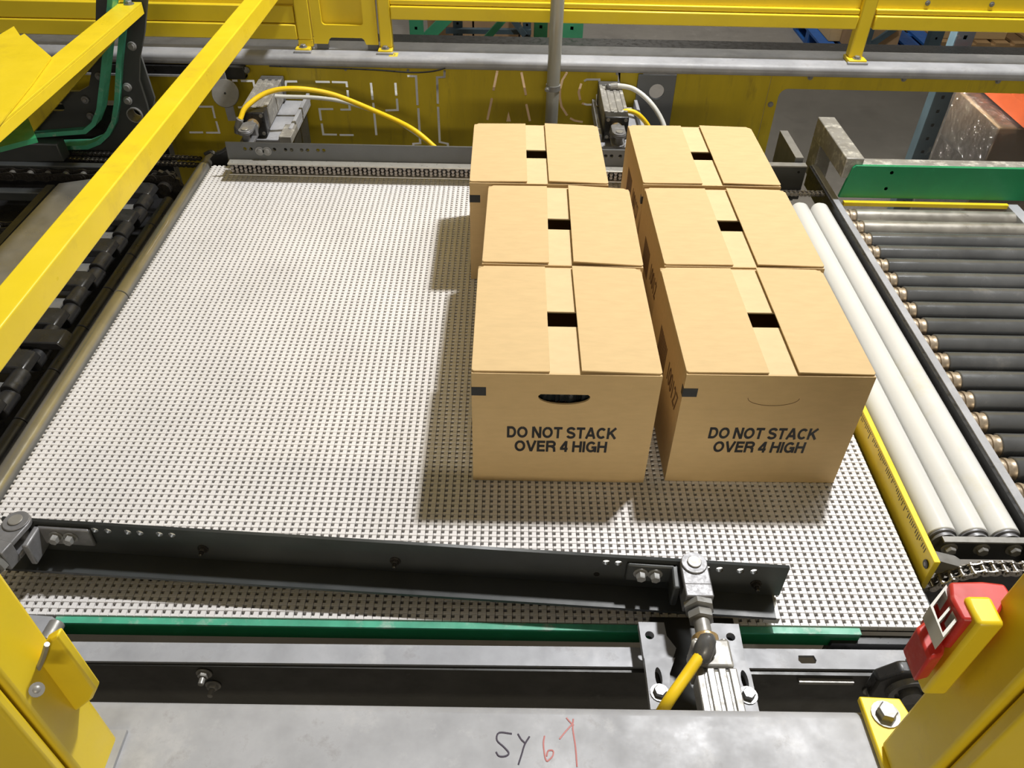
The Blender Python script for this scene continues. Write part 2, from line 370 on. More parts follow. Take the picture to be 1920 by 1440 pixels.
for j in range(NY):
    for i in range(NX):
        x = BX0+i*PX; y = BY0+j*PY
        if made < 300:
            inst('belt_link', lm, belt, (x, y, 0)); made += 1
        else:
            k = len(vs); vs += [(x+a-belt.location.x, y+b-belt.location.y, c-belt.location.z) for a, b, c in LV]; fs += [tuple(q+k for q in F) for F in LF]
me = bpy.data.meshes.new('belt_link_field'); me.from_pydata(vs, [], fs); me.materials.append(M['belt'])
o = bpy.data.objects.new('belt_link_field', me); COL.objects.link(o); o.parent = belt; tag(o, kind='stuff')
MB().box((BX0, BY0+.01, -.03), (BX1, BY1, -.0112)).build('carry_bed', 'blackp', belt)
rv = MB()
for i in range(46):
    for j in range(3):
        if (i % 13) < 9: rv.cbox((-.60+i*.0296, .735+j*.012, -.118), (.006, .006, .004))
rv = rv.build('return_belt_links', 'belt', belt); tag(rv, 'sparse pale links of the belt returning in the dark below', kind='stuff')

# ---------------------------------------------------------------- cartons
BWd, BDp, BH = .338, .346, .277
def carton(label, loc, rz, hole=False, fl=.405, fr=.425, slot=.165, lift=(0, 0), code=True):
    t = thing('cardboard_box', label, 'box', loc, R(rz), 'printed cartons on the belt')
    w, d, h, e = BWd/2, BDp, BH, .004
    MB().box((-w, d-e, 0), (w, d, h)).box((-w, e, 0), (-w+e, d-e, h)).box((w-e, e, 0), (w, d-e, h)).box((-w+e, e, .0), (w-e, d-e, .004)).build('body', 'card', t, True, bevel=.0015)
    hx = -.002
    front = rrect(-w, 0, w, h, .0012, 2)
    arc = [(hx-.047, .226)]+[(hx+.047*math.cos(q), .224+.018*math.sin(q)) for q in [math.pi*(1+k/14) for k in range(15)]]+[(hx+.047, .226), (hx+.043, .2305), (hx-.043, .2305)]
    ob = sheet('front_panel', front, [arc] if hole else [], e, 'card', t, (0, e/2, 0), bevel=0)
    ob.location = -Vector(loc)*0
    ob.data.transform(Matrix.Translation(OFF[t]))
    if hole:
        g = MB()
        for k in range(14):
            x = hx-.055+k*.008; zz = [.004*math.sin(k*2.1), .006*math.cos(k*1.3)]
            g.add([(x, .012+zz[0], .20), (x+.008, .014+zz[1]*.6, .20), (x+.008, .011+zz[1], .236), (x, .013-zz[0], .236)], [(0, 1, 2, 3)])
        g.build('liner_bag', 'liner', t, True)
    else:
        MB().tube([(x, -.0001, z) for x, z in arc[1:16]], .0005, 5, 2).build('handle_cut', 'inkbrown', t, True)
    for y0, y1 in ((.0035, slot-.024), (slot+.024, d-.0035)):
        MB().box((-w+.004, y0, h-.0035), (w-.004, y1, h)).build('inner_flap', 'cardin', t, True, bevel=.0006)
    def flap(x0, x1, lf, out):
        zz = [h+.0005+lf*(0 if (x == out) else 1) for x in (x0, x1)]; c = .004
        poly = [(x0, .003), (x1, .003), (x1, d-.004), (x0, d-.004)]
        if out < 0: poly = [(x0+c, .003), (x1, .003), (x1, d-.004), (x0+.012, d-.004), (x0, d-.016), (x0, .003+c)]
        else: poly = [(x0, .003), (x1-c, .003), (x1, .003+c), (x1, d-.016), (x1-.012, d-.004), (x0, d-.004)]
        zf = lambda x: h+.0005+lf*abs(x-out)/abs(x1-x0)
        mb = MB(); n = len(poly)
        mb.add([(x, y, zf(x)) for x, y in poly]+[(x, y, zf(x)+.0032) for x, y in poly],
            [tuple(range(n-1, -1, -1)), tuple(range(n, 2*n))]+[(i, (i+1) % n, (i+1) % n+n, i+n) for i in range(n)])
        mb.build('flap', 'card', t, True, bevel=.0008)
    flap(-w, -w+BWd*fl, lift[0], -w); flap(w-BWd*fr, w, lift[1], w)
    MB().box((-w-.0005, -.0005, h-.052), (-w+.026, 0, h-.032)).box((-w-.0005, 0, h-.052), (-w, .013, h-.032)).build('corner_tape', 'tape', t, True)
    print_line('printed_text', 'DO NOT STACK', .206, 'ink', t, (-.104, 0, .1200), ((1, 0, 0), (0, 0, 1)), .0295)
    print_line('printed_text', 'OVER 4 HIGH', .176, 'ink', t, (-.089, 0, .0835), ((1, 0, 0), (0, 0, 1)), .0295)
    text('number_print', '100127', .105, 0, 'inkbrown', t, (-w-.0005, .128, .160), ((0, -1, 0), (0, 0, 1)), 0, cap=.042)
    bc = MB(); y = .245; k = 0
    for k in range(16):
        wd = (.0022, .0035, .0018, .0045)[(k*7) % 4]; bc.box((-w-.0004, y-wd, .135), (-w, y, .205)); y -= wd+(.0018, .003)[k % 2]
    bc.build('barcode', 'inkbrown', t, True)
    return t
carton('open-handled carton at the front left, dark bag showing in its handle hole', (.1095, 1.091, .0005), 0, True, .41, .425, .165, (.001, .004))
carton('closed-handled carton at the front right beside the yellow ruler edge', (.4905, 1.098, .0005), .3, False, .435, .41, .167, (.001, .003))
carton('middle carton of the left row, shoved slightly right of its neighbours', (.1165, 1.444, .0005), -.8, False, .415, .435, .172, (.002, .006))
carton('middle carton of the right row beside the white rollers', (.4995, 1.450, .0005), .2, False, .43, .42, .173, (.001, .003))
carton('rear carton of the left row, set furthest left, nearest the far ball strip', (.0745, 1.806, .0005), .3, False, .415, .43, .165, (.002, .004))
carton('rear carton of the right row, nearest the far air cylinder', (.4975, 1.815, .0005), .3, False, .43, .42, .165, (.001, .003))

# ---------------------------------------------------------------- far pusher bar with ball strip
rp = thing('pusher_bar', 'dark grey pusher bar with a strip of grey balls at the far belt edge', 'pusher bar', (-.1, 2.37, .018))
holes = []
for x in (-.815, -.796, -.745, -.724, -.690, -.671, -.640, -.622, -.590, -.572, .300, .318, .345, .363): holes.append(circ(x, .092, .0058, 10))
sheet('angle_flange', [(-.872, .055), (.72, .055), (.72, .112), (-.872, .112)], [h for h in holes if abs(h[0][0]+.745-.0058) > .03 or True], .006, 'midgrey', rp, (0, 2.366, 0))
MB().box((-.872, 2.369, .055), (.72, 2.41, .061)).build('angle_ledge', 'midgrey', rp)
for x in (-.770, -.747): hexbolt(MB(), (x, 2.363, .086), (0, -1, 0), .0095, .004).build('bolt', 'zinc', rp)
MB().box((-.868, 2.330, .020), (.716, 2.362, .024)).box((-.868, 2.330, .0535), (.716, 2.362, .058)).build('strip_channel', 'strip', rp, bevel=.001)
MB().box((-.868, 2.352, .024), (.716, 2.362, .0535)).build('strip_back', 'blackp', rp)
bm_ = MB().ball((0, 0, 0), .0056, 10, 7).mesh('ball', 'ball')
cnt = 0; rest = MB(); cols = int(1.56/.0137)
for c_ in range(cols):
    for z in ((.0470, .0355, .0270) if c_ % 2 else (.0415, .0310)):
        p = (-.858+c_*.0137, 2.340, z)
        if cnt < 300: inst('ball', bm_, rp, p); cnt += 1
        else: rest.ball(p, .0056, 8, 6)
o = rest.build('ball_row', 'ball', rp); tag(o, kind='stuff')

# ---------------------------------------------------------------- near pusher bar
p0 = Vector(((-0.8435, 0.8842, 0.118))); p1 = Vector(((0.4691, 0.8084, 0.118))); Lb = (p1-p0).length; rzb = math.atan2(p1.y-p0.y, p1.x-p0.x)
npb = thing('pusher_bar', 'long dark angle bar slanting across the near end of the belt', 'pusher bar', (p0.x, p0.y, .02), rzb)
hx = []
for px in (.1565, .179, .213, .234, .2675, .289, 1.018, 1.038, 1.183, 1.204, 1.238, 1.260): hx.append(circ(px, .083, .0066, 12))
o = sheet('angle_flange', [(0, .022), (Lb, .022), (Lb, .098), (0, .098)], hx, .006, 'charcoal', None, (0, -.003, 0)); o.parent = npb
MB().box((.0, -.050, .0155), (Lb-.012, 0, .0215)).build('angle_ledge', 'charcoal', npb, True)
MB().box((.01, .0, .002), (Lb-.004, .032, .046)).build('strip_channel', 'strip', npb, True)
MB().box((Lb-.03, -.046, .0), (Lb-.004, .0, .0150)).build('end_cap', 'strip', npb, True)
for x in (.335, .665, Lb-.045):
    b = MB(); hexbolt(b, (x, -.006, .052), (0, -1, 0), .0065, .006, True, .008); b.build('bolt', 'grease', npb, True)
MB().cyl((1.005, -.0068, .050), (1.005, -.006, .050), .005, 12).build('bolt_hole', 'hole', npb, True)
for x, x0, x1, bx in ((.060, .055, .150, (.091, .116)), (1.129, 1.052, 1.134, (1.0754, 1.0990))):                          # hinge brackets with their two bolts
    br = MB().box((x0, -.014, .048), (x1, -.006, .090)).box((x-.005, -.052, .040), (x+.006, -.006, .090)).build('hinge_bracket', 'cast' if x < .5 else 'charcoal', npb, True, bevel=.003)
    for k in bx:
        b = MB(); hexbolt(b, (k, -.014, .072), (0, -1, 0), .0085, .012, True, 0); b.build('bolt', 'zinc', br, True)

# ---------------------------------------------------------------- air cylinders
def air_cylinder(label, pin, rz, body='alum', face='blackp', blen=.30, gap=.135, w=.078, ribs=True):
    """pin at local origin, rod running along local -y into the body"""
    t = thing('air_cylinder', label, 'air cylinder', pin, rz, 'air cylinders driving the pusher bars')
    c = MB()
    for z in (-.022, .012):
        c.prism([(.022*math.cos(q), .022*math.sin(q), z) for q in [math.pi*k/10 for k in range(11)]]+[(-.022, -.040, z), (.022, -.040, z)], (0, 0, .010))
    c.box((-.022, -.062, -.022), (.022, -.038, .022)); c.build('clevis', 'cast', t, True, bevel=.002)
    MB().cyl((0, 0, -.026), (0, 0, .024), .012, 20, .001).build('pin', 'cast', t, True)
    MB().cyl((0, 0, .022), (0, 0, .0255), .021, 24, .001).build('washer', 'cast', t, True)
    MB().cyl((0, 0, .0255), (0, 0, .0285), .0115, 20, .001).build('pin_head', 'steel', t, True)
    MB().lathe((0, -.060, 0), (0, -1, 0), [(0, .021), (.003, .025), (.012, .025), (.014, .021)], 6).build('lock_nut', 'zinc', t, True)
    MB().lathe((0, -.078, 0), (0, -1, 0), [(0, .019), (.003, .021), (.013, .021), (.014, .018)], 6).build('lock_nut', 'zinc', t, True)
    MB().cyl((0, -.055, 0), (0, -gap-.01, 0), .0125, 20).build('rod', 'steel', t, True)
    MB().lathe((0, -gap+.022, 0), (0, -gap, 0), [(0, .016), (.004, .0205), (.024, .0205)], 22).build('gland', 'brass', t, True)
    q = w/2
    hd = MB().box((-q, -gap-.045, -q), (q, -gap, q)).build('front_cap', face, t, True, bevel=.004)
    for a in (-1, 1):
        for b_ in (-1, 1):
            MB().cyl((a*q*.74, -gap+.001, b_*q*.74), (a*q*.74, -gap-.002, b_*q*.74), .006, 12).build('screw', 'steel', hd, True)
    bd = MB().box((-q*.94, -gap-blen, -q*.94), (q*.94, -gap-.045, q*.94)).build('barrel', body, t, True, bevel=.008, seg=3)
    if ribs:
        for a in (-.85, -.30, .30, .85):
            MB().box((a*q-.006, -gap-blen+.002, q*.88), (a*q+.006, -gap-.047, q*1.02)).build('rib', body, bd, True, bevel=.002)
    MB().box((-q, -gap-blen-.035, -q), (q, -gap-blen, q)).build('rear_cap', face if face != 'blackp' else 'fitting', t, True, bevel=.004)
    return t
air_cylinder('air cylinder at the near right with yellow hose in its top', ((0.3116, 0.8045, 0.102)), R(0), 'steel', 'alum', .22, .140, .056)
air_cylinder('air cylinder at the near left half hidden by the yellow post', ((-0.8108, 0.8682, 0.102)), R(-14), 'steel', 'alum', .15, .140, .064)
air_cylinder('far air cylinder at the left with black end plate and grey ribs', ((-0.8285, 2.439, 0.096)), R(181), 'alum', 'blackp', .29, .095, .080)
air_cylinder('far air cylinder seen between the two rows of cartons', ((0.3504, 2.475, 0.096)), R(180), 'alum', 'blackp', .28, .085, .078)

# mounts under the cylinders
mt = thing('cylinder_mount', 'speckled grey two-eared steel mount under the near right cylinder', 'bracket', (.32, .68, -.01))
def zr(pts, z): return [(p[0], p[1], z) for p in pts]
for k, (cs, hole, slot, blt) in enumerate((
    ([(0.2272, 0.7556, 0.03), (0.2695, 0.7553, 0.03), (0.2705, 0.7306, 0.03), (0.2829, 0.7086, 0.03), (0.2726, 0.685, 0.03), (0.2285, 0.6843, 0.03)], ((0.2427, 0.7311, 0.03)), [(0.2445, 0.6644, 0.03), (0.2485, 0.644, 0.03)], ((0.2447, 0.6282, 0.03))),
    ([(0.3446, 0.7556, 0.03), (0.3929, 0.7544, 0.03), (0.39, 0.6869, 0.03), (0.3406, 0.6861, 0.03)], ((0.3749, 0.7304, 0.03)), [(0.3795, 0.6611, 0.03), (0.3803, 0.6416, 0.03)], ((0.3794, 0.6259, 0.03))))):
    o2 = [(p[0], p[1]) for p in cs]
    sheet('ear', o2, [circ(hole[0], hole[1], .0075, 14)], .014, 'galv', mt, (0, 0, .023), ((1, 0, 0), (0, 1, 0)))
    lo = [(0.2282, 0.6882, 0.036), (0.2772, 0.6881, 0.036), (0.265, 0.6614, 0.036), (0.2549, 0.6022, 0.036), (0.2276, 0.6018, 0.036)] if k == 0 else [(0.3614, 0.6857, 0.036), (0.389, 0.6843, 0.036), (0.3921, 0.6633, 0.036), (0.3911, 0.6, 0.036), (0.3597, 0.5996, 0.036)]
    sc = ((slot[0][0]+slot[1][0])/2, (slot[0][1]+slot[1][1])/2)
    sheet('slotted_ear', [(p[0], p[1]) for p in lo], [circ(sc[0], sc[1], .0055, 16, .017)], .014, 'galv', mt, (0, 0, .029), ((1, 0, 0), (0, 1, 0)))
    hexbolt(MB(), (blt[0], blt[1], .036), (0, 0, 1), .010, .008).build('bolt', 'zinc', mt)
MB().box((.25, .56, -.012), (.39, .775, .015)).build('saddle', 'dark', mt)
for x0, lab in ((-.80, 'grey steel mount under the far left air cylinder'), (.37, 'grey steel mount under the far middle air cylinder')):
    m2 = thing('cylinder_mount', lab, 'bracket', (x0, 2.7, .02), 0, 'mounts under the far cylinders')
    MB().box((x0-.075, 2.53, .030), (x0+.085, 2.86, .048)).build('base_plate', 'galv', m2, bevel=.003)
    for s in (-1, 1):
        MB().box((x0+.005+s*.075-.006, 2.56, .048), (x0+.005+s*.075+.006, 2.86, .075)).build('rail', 'galv', m2, bevel=.002)
    MB().box((x0+.055, 2.50, .048), (x0+.095, 2.60, .072)).build('clamp_foot', 'alum', m2, bevel=.002)
    MB().box((x0-.06, 2.55, -.10), (x0+.07, 2.84, .030)).build('pedestal', 'dark', m2)

# hoses and fittings
def hose(label, pts, r, m, cat='hose'):
    return tag(MB().tube(pts, r, 10, 10).build('air_hose', m), label, cat, 'air hoses')
ft = thing('hose_fitting', 'grey push-in elbow fitting holding the near yellow hose', 'fitting', ((0.3047, 0.6428, 0.14)))
MB().lathe(((0.3001, 0.6447, 0.172)), ((0.2915, 0.6306, 0.15)), [(0, .006), (.006, .012), (.022, .0145), (.036, .0145), (.040, .012)], 18).build('fitting_body', 'fitting', ft)
MB().cyl(((0.305, 0.6398, 0.135)), ((0.2987, 0.643, 0.165)), .010, 16).build('fitting_stem', 'fitting', ft)
hose('thick yellow air hose dropping from the near cylinder behind the front beam', [(0.2902, 0.6294, 0.152), (0.2666, 0.6015, 0.142), (0.2371, 0.5676, 0.13), (0.2249, 0.5571, 0.1)], .0085, 'hosey')
hose('long yellow air hose arching from the far left cylinder', [(-0.858, 2.5, 0.1271), (-0.8394, 2.53, 0.1569), (-0.7819, 2.58, 0.1834), (-0.6993, 2.6, 0.1912), (-0.5853, 2.62, 0.1684), (-0.4476, 2.6, 0.1242), (-0.3224, 2.55, 0.0884), (-0.242, 2.5, 0.0468), (-0.2003, 2.46, 0.0222)], .0082, 'hosey')
hose('milky air hose running below the arching yellow hose', [(-0.8645, 2.7, 0.1279), (-0.7721, 2.72, 0.1165), (-0.6459, 2.72, 0.1136), (-0.5352, 2.7, 0.1036), (-0.3858, 2.64, 0.076), (-0.2468, 2.55, 0.0237), (-0.2138, 2.5, 0.0103)], .0068, 'hosew')
hose('milky air hose curving down behind the rear right carton', [(0.343, 2.8, 0.142), (0.3759, 2.8, 0.1464), (0.4297, 2.78, 0.1422), (0.4838, 2.74, 0.1125), (0.5256, 2.7, 0.0641), (0.5415, 2.66, 0.017)], .0085, 'hosew')
hose('short yellow air hose behind the rear right carton', [(0.3663, 2.62, 0.1258), (0.3957, 2.62, 0.1318), (0.4291, 2.62, 0.118), (0.4639, 2.62, 0.082), (0.4818, 2.62, 0.0412)], .0080, 'hosey')
for lab, a, b, c in (('grey elbow fitting at the end of the far milky hose', ((0.3465, 2.8, 0.1065)), ((0.343, 2.8, 0.142)), ((0.3722, 2.8, 0.1463))),
                     ('grey elbow fitting on the far middle cylinder front', ((0.356, 2.6, 0.0884)), ((0.3596, 2.6, 0.1213)), ((0.3749, 2.62, 0.1278))),
                     ('grey elbow fitting at the left end of the arching hose', ((-0.8742, 2.5, 0.0806)), ((-0.8706, 2.5, 0.0985)), ((-0.8573, 2.5, 0.1306)))):
    e = thing('hose_fitting', lab, 'fitting', a, 0, 'hose fittings')
    MB().cyl(a, b, .011, 14, .002).ball(b, .0125, 12, 8).build('elbow', 'fitting', e)
    MB().cyl(b, c, .0115, 14, .002).build('collar', 'steel', e)

# ---------------------------------------------------------------- near edge: green strip, steel angle, dark plate
gs = thing('edge_strip', 'thin green plastic wear strip along the near belt edge', 'guide strip', (-.07, .765, -.03))
MB().box((-.745, .757, -.004), (.233, .769, .0)).box((.40, .757, -.004), (.607, .769, 0)).build('lit_top', 'mint', gs)  # top face painted a lighter green for the light it catches
MB().box((-.745, .758, -.036), (.607, .768, -.004)).build('shaded_body', 'green', gs)  # same plastic, painted darker for its shaded front
an = thing('angle_rail', 'flat bright steel rail below the near belt edge with a slotted hole', 'rail', (0, .72, -.05))
sheet('top_flange', [(p[0], p[1]) for p in ((-0.7898, 0.7292, -0.012), (0.6928, 0.7366, -0.012), (0.7025, 0.7221, -0.012), (0.6961, 0.7008, -0.012), (-0.7739, 0.6948, -0.012))],
    [[(p[0], p[1]) for p in ((0.4943, 0.7236, -0.012), (0.5202, 0.724, -0.012), (0.5222, 0.7153, -0.012), (0.5188, 0.7095, -0.012), (0.4958, 0.7091, -0.012), (0.492, 0.7148, -0.012))], [(p[0], p[1]) for p in ((-0.7286, 0.7253, -0.012), (-0.7074, 0.7247, -0.012), (-0.6985, 0.718, -0.012), (-0.6975, 0.7094, -0.012), (-0.7216, 0.709, -0.012))]],
    .006, 'galv', an, (0, 0, -.015), ((1, 0, 0), (0, 1, 0)))
dp = thing('side_plate', 'dark oily steel plate in the gap before the front beam', 'plate', (0, .66, -.25))
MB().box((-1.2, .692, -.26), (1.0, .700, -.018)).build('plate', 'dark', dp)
for (x, y, r) in ((385, 1265, .011), (392, 1288, .011), (1648, 1277, .010), (1632, 1297, .010)):
    pass
for q in (((-0.4837, 0.691, -0.037)), ((-0.4771, 0.691, -0.0743)), ((0.6205, 0.691, -0.0302)), ((0.6187, 0.691, -0.0613))):
    b = MB(); hexbolt(b, q, (0, -1, 0), .009, .007, True, .012); b.build('bolt', 'steel', dp)
MB().box((.49, .685, -.035), (.58, .692, -.028)).build('spacer_plate', 'steel', dp)
br = thing('bearing_block', 'black flange bearing beside the right yellow post base', 'bearing', ((0.6518, 0.66, -0.0131)))
c = Vector(((0.637, 0.64, 0.0238)))
MB().prism([(c.x+.055*math.cos(R(a))*1.1, c.y+.028, c.z+.055*math.sin(R(a))) for a in (25, 65, 115, 155, 205, 245, 295, 335)], (0, -.022, 0)).build('housing', 'blackp', br, bevel=.004)
MB().lathe((c.x, c.y+.006, c.z), (c.x, c.y-.02, c.z), [(0, .036), (.008, .033), (.008, .024), (.002, .022), (.002, .016), (.016, .016)], 24).build('bearing_insert', 'fitting', br)
MB().box((c.x-.012, c.y+.012, c.z+.046), (c.x+.045, c.y+.03, c.z+.056)).build('shim', 'steel', br)
# small pale plate right of the green strip
sp = tag(MB().box((.565, .715, -.052), (.70, .752, -.047)).build('support_plate', 'galv'), 'small pale steel plate at the right end of the green wear strip', 'plate')
mbk = tag(MB().box((.56, .752, -.11), (.78, .768, -.02)).build('belt_nose_bar', 'blackp'), 'black nose bar under the near right belt corner', 'bar')
lbk = thing('cylinder_mount', 'bright steel mount end poking out beside the left yellow post', 'bracket', ((-0.7483, 0.7443, 0)))
MB().prism([(-0.7923, 0.764, 0.012), (-0.7442, 0.7608, 0.012), (-0.7277, 0.751, 0.012), (-0.7392, 0.7212, 0.012), (-0.7768, 0.7206, 0.012)], (0, 0, -.014)).build('ear', 'galv', lbk)
MB().cyl(((-0.7303, 0.7489, 0.012)), ((-0.7337, 0.7126, 0.012)), .013, 16, .002).build('round_bar', 'steel', lbk)

# ---------------------------------------------------------------- right: white transfer rollers
WX = (.8434, .9045, .966)
tr = thing('transfer_rollers', 'three smooth white rollers lying lengthwise right of the cartons', 'rollers', (.905, 1.6, -.06))
for x in WX:
    r_ = MB().cyl((x, .990, -.0285), (x, 2.262, -.0285), .0288, 32, .0015).build('roller', 'white', tr)
    MB().lathe((x, .992, -.0285), (x, .970, -.0285), [(0, .0265), (.006, .0265), (.007, .022), (.011, .022), (.012, .024), (.016, .024), (.017, .012), (.021, .012)], 28).build('end_cap', 'cast', r_)
    MB().cyl((x, 2.262, -.0285), (x, 2.275, -.0285), .022, 24).build('end_cap', 'white', r_)
bp = thing('bearing_plate', 'dark bolted steel bar across the near ends of the white rollers', 'plate', (.92, .958, -.05))
MB().box((.828, .958, -.055), (1.009, .970, -.006)).build('bar', 'dark', bp)
MB().box((.828, .9575, -.006), (1.009, .9705, -.002)).build('top_edge', 'steel', bp)
for x in WX:
    b = MB(); hexbolt(b, (x, .958, -.022), (0, -1, 0), .0105, .009); b.build('bolt', 'steel', bp)
sr = thing('roller_conveyor', 'black roller conveyor at the right edge with a grey side rail', 'conveyor', (1.3, 1.65, -.1))
MB().box((1.011, .90, -.075), (1.030, 2.53, -.002)).build('side_rail', 'galv', sr, bevel=.001)
MB().box((1.55, .90, -.075), (1.585, 2.28, -.002)).build('side_rail', 'galv', sr, bevel=.001)
MB().box((1.0035, .90, -.075), (1.0108, 2.53, -.006)).build('gap_shade_strip', 'blackp', sr)  # black strip added to paint the dark gap between roller and rail
ry = [2.225-.0703*k for k in range(19)]
for k, y in enumerate(ry):
    m_ = 'roll_lit' if k < 2 else 'roll'
    r_ = MB().cyl((1.062, y, -.030), (1.552, y, -.030), .0285, 26, .002).build('roller', m_, sr)
    MB().lathe((1.0302, y, -.030), (1.062, y, -.030), [(0, .0250), (.006, .0255), (.007, .0225), (.012, .0225), (.013, .0262), (.020, .0262), (.021, .0235), (.028, .0235), (.0318, .0255)], 22).build('bearing_ring', 'brassy', r_)
MB().box((1.03, .92, -.12), (1.55, 2.28, -.10)).build('pan', 'blackp', sr)
MB().box((1.04, 2.268, -.012), (1.552, 2.282, .000)).build('worn_edge', 'yellow', sr)
rl = thing('ruler_bar', 'yellow ruler bar with worn black ticks along the right belt edge', 'bar', (.763, 1.5, -.03))
MB().box((.7570, .872, -.030), (.7685, 2.28, .048)).build('bar', 'yellow', rl, bevel=.001)
tk = MB(); random.seed(3)
for k in range(190):
    y = .905+k*.0062; ln = random.uniform(.006, .014)*(1.5 if k % 8 == 0 else 1)*(1.0 if random.random() < .82 else .3)
    tk.box((.7566, y, .043-ln), (.7570, y+.0018, .043))
tag(tk.build('tick_marks', 'tick', rl), 'worn black ruler ticks', kind='stuff')
b = MB().cyl((.7570, .886, .024), (.7540, .886, .024), .0085, 18, .001).build('socket_screw', 'blackp', rl)
MB().cyl((.7542, .886, .024), (.7536, .886, .024), .004, 6).build('hex_socket', 'cast', b)
ct = tag(MB().prism([((0.8018, 0.943, -0.01)), ((0.8027, 0.92, -0.01)), ((0.8453, 0.9165, -0.022)), ((0.8554, 0.9311, -0.022)), ((0.8446, 0.9377, -0.018))], (0, 0, -.035)).build('chain_guide', 'steel'), 'bent steel tongue beside the near right drive chain', 'bracket')

# ---------------------------------------------------------------- chains
def chain(label, pts, pitch, wd, hgt, m, loc, parent_name='drive_chain', rollers='chain', axis='y', links=True):
    """roller chain along a polyline; pins run along world y"""
    t = thing(parent_name, label, 'chain', loc, 0, 'chains of the conveyors')
    P = [Vector(p) for p in pts]; seg = []
    tot = sum((P[i+1]-P[i]).length for i in range(len(P)-1)); n = int(tot/pitch)
    def at(s):
        for i in range(len(P)-1):
            l = (P[i+1]-P[i]).length
            if s <= l or i == len(P)-2: return P[i].lerp(P[i+1], s/l)
            s -= l
    r = hgt/2
    def platemesh(off):
        mb = MB(); pr = []
        for k in range(13): pr.append((pitch/2+r*math.sin(math.pi*k/12), r*math.cos(math.pi*k/12)))
        pr = pr[:6]+pr[6:]; w_ = [(0, -r*.72)]
        pts2 = [(x, z) for x, z in pr]+[(0, -r*.72)]+[(-x, -z) for x, z in pr]+[(0, r*.72)]
        for s in (-1, 1):
            y = s*off; mb.prism([(x, y-.0012*s, z) for x, z in pts2], (0, .0024*s, 0))
        return mb
    inner = platemesh(wd/2).mesh('inner_link', m); outer = platemesh(wd/2+.003).cyl((-pitch/2, -wd/2-.006, 0), (-pitch/2, wd/2+.006, 0), r*.42, 10).cyl((pitch/2, -wd/2-.006, 0), (pitch/2, wd/2+.006, 0), r*.42, 10).mesh('outer_link', m)
    rm = MB().cyl((0, -wd/2+.001, 0), (0, wd/2-.001, 0), r*.66, 12, .0005).mesh('chain_roller', rollers)
    for k in range(n):
        a = at(k*pitch); b = at((k+1)*pitch); c = (a+b)/2; an_ = -math.atan2(b.z-a.z, b.x-a.x)
        inst('outer_link' if k % 2 else 'inner_link', outer if k % 2 else inner, t, c, (0, an_, math.atan2(b.y-a.y, b.x-a.x)))
        inst('chain_roller', rm, t, a)
    return t
arc = [(.905+.11*math.cos(R(a)), .908, -.125+.11*math.sin(R(a))) for a in range(150, 86, -8)]
chain('shiny roller chain on a sprocket at the near right, below the bolted bar', arc+[(1.30, .908, -.0145)], .0190, .016, .016, 'chain', (.92, .908, -.1))
sk = thing('sprocket', 'dark sprocket under the shiny near right chain', 'sprocket', (.905, .908, -.12))
pr = []
for k in range(36*2): pr.append((.905+(.104 if k % 2 else .112)*math.cos(math.pi*k/36), -.125+(.104 if k % 2 else .112)*math.sin(math.pi*k/36)))
MB().prism([(x, .912, z) for x, z in pr], (0, -.008, 0)).build('disc', 'blackp', sk)
MB().cyl((.905, .93, -.125), (.905, .87, -.125), .03, 20).build('hub', 'grease', sk)
chain('thin dark roller chain behind the white rollers', [(.80, 2.345, -.012), (1.0, 2.345, -.012)], .0140, .012, .012, 'chain', (.92, 2.345, -.012))
dk = thing('chain_bracket', 'dark bracket plate behind the rear right carton', 'bracket', (.88, 2.40, -.05))
MB().box((.70, 2.395, -.06), (.945, 2.403, .052)).build('plate', 'dark', dk, bevel=.002)
MB().box((.70, 2.395, .052), (.945, 2.42, .056)).build('top_lip', 'steel', dk)
MB().cyl((.922, 2.3955, .036), (.922, 2.394, .036), .004, 12).build('bolt_hole', 'hole', dk)

# ---------------------------------------------------------------- green side guide on aluminium frame
gg = thing('side_guide', 'bright green guide plate on an aluminium frame at the right', 'guide rail', (1.3, 2.35, 0))
gx = 1.030
MB().prism([(1.028, 2.292, .004), (1.72, 2.292, .004), (1.72, 2.292, .110), (1.052, 2.292, .110), (1.044, 2.292, .102)], (0, .012, 0)).build('guide_face', 'green', gg, bevel=.001)
MB().box((1.04, 2.304, .06), (1.72, 2.345, .110)).build('frame_bar', 'alum', gg, bevel=.002)
MB().box((1.02, 2.30, .065), (1.075, 2.61, .130)).build('cross_arm', 'alum', gg, bevel=.003)
MB().box((1.02, 2.53, -.06), (1.07, 2.61, .065)).build('post', 'alum', gg, bevel=.003)
for q in (((1.166, 2.292, 0.09)), ((1.165, 2.292, 0.0367))):
    MB().cyl(q, (q[0], q[1]+.004, q[2]), .0055, 14).build('screw', 'cast', gg)
fp = thing('divider_plate', 'upright grey steel plate left of the aluminium frame', 'plate', (.92, 2.52, -.08))
MB().box((.912, 2.425, -.08), (.938, 2.63, .068)).build('plate', 'midgrey', fp); MB().box((.912, 2.425, .068), (.938, 2.63, .071)).build('top_edge', 'steel', fp)

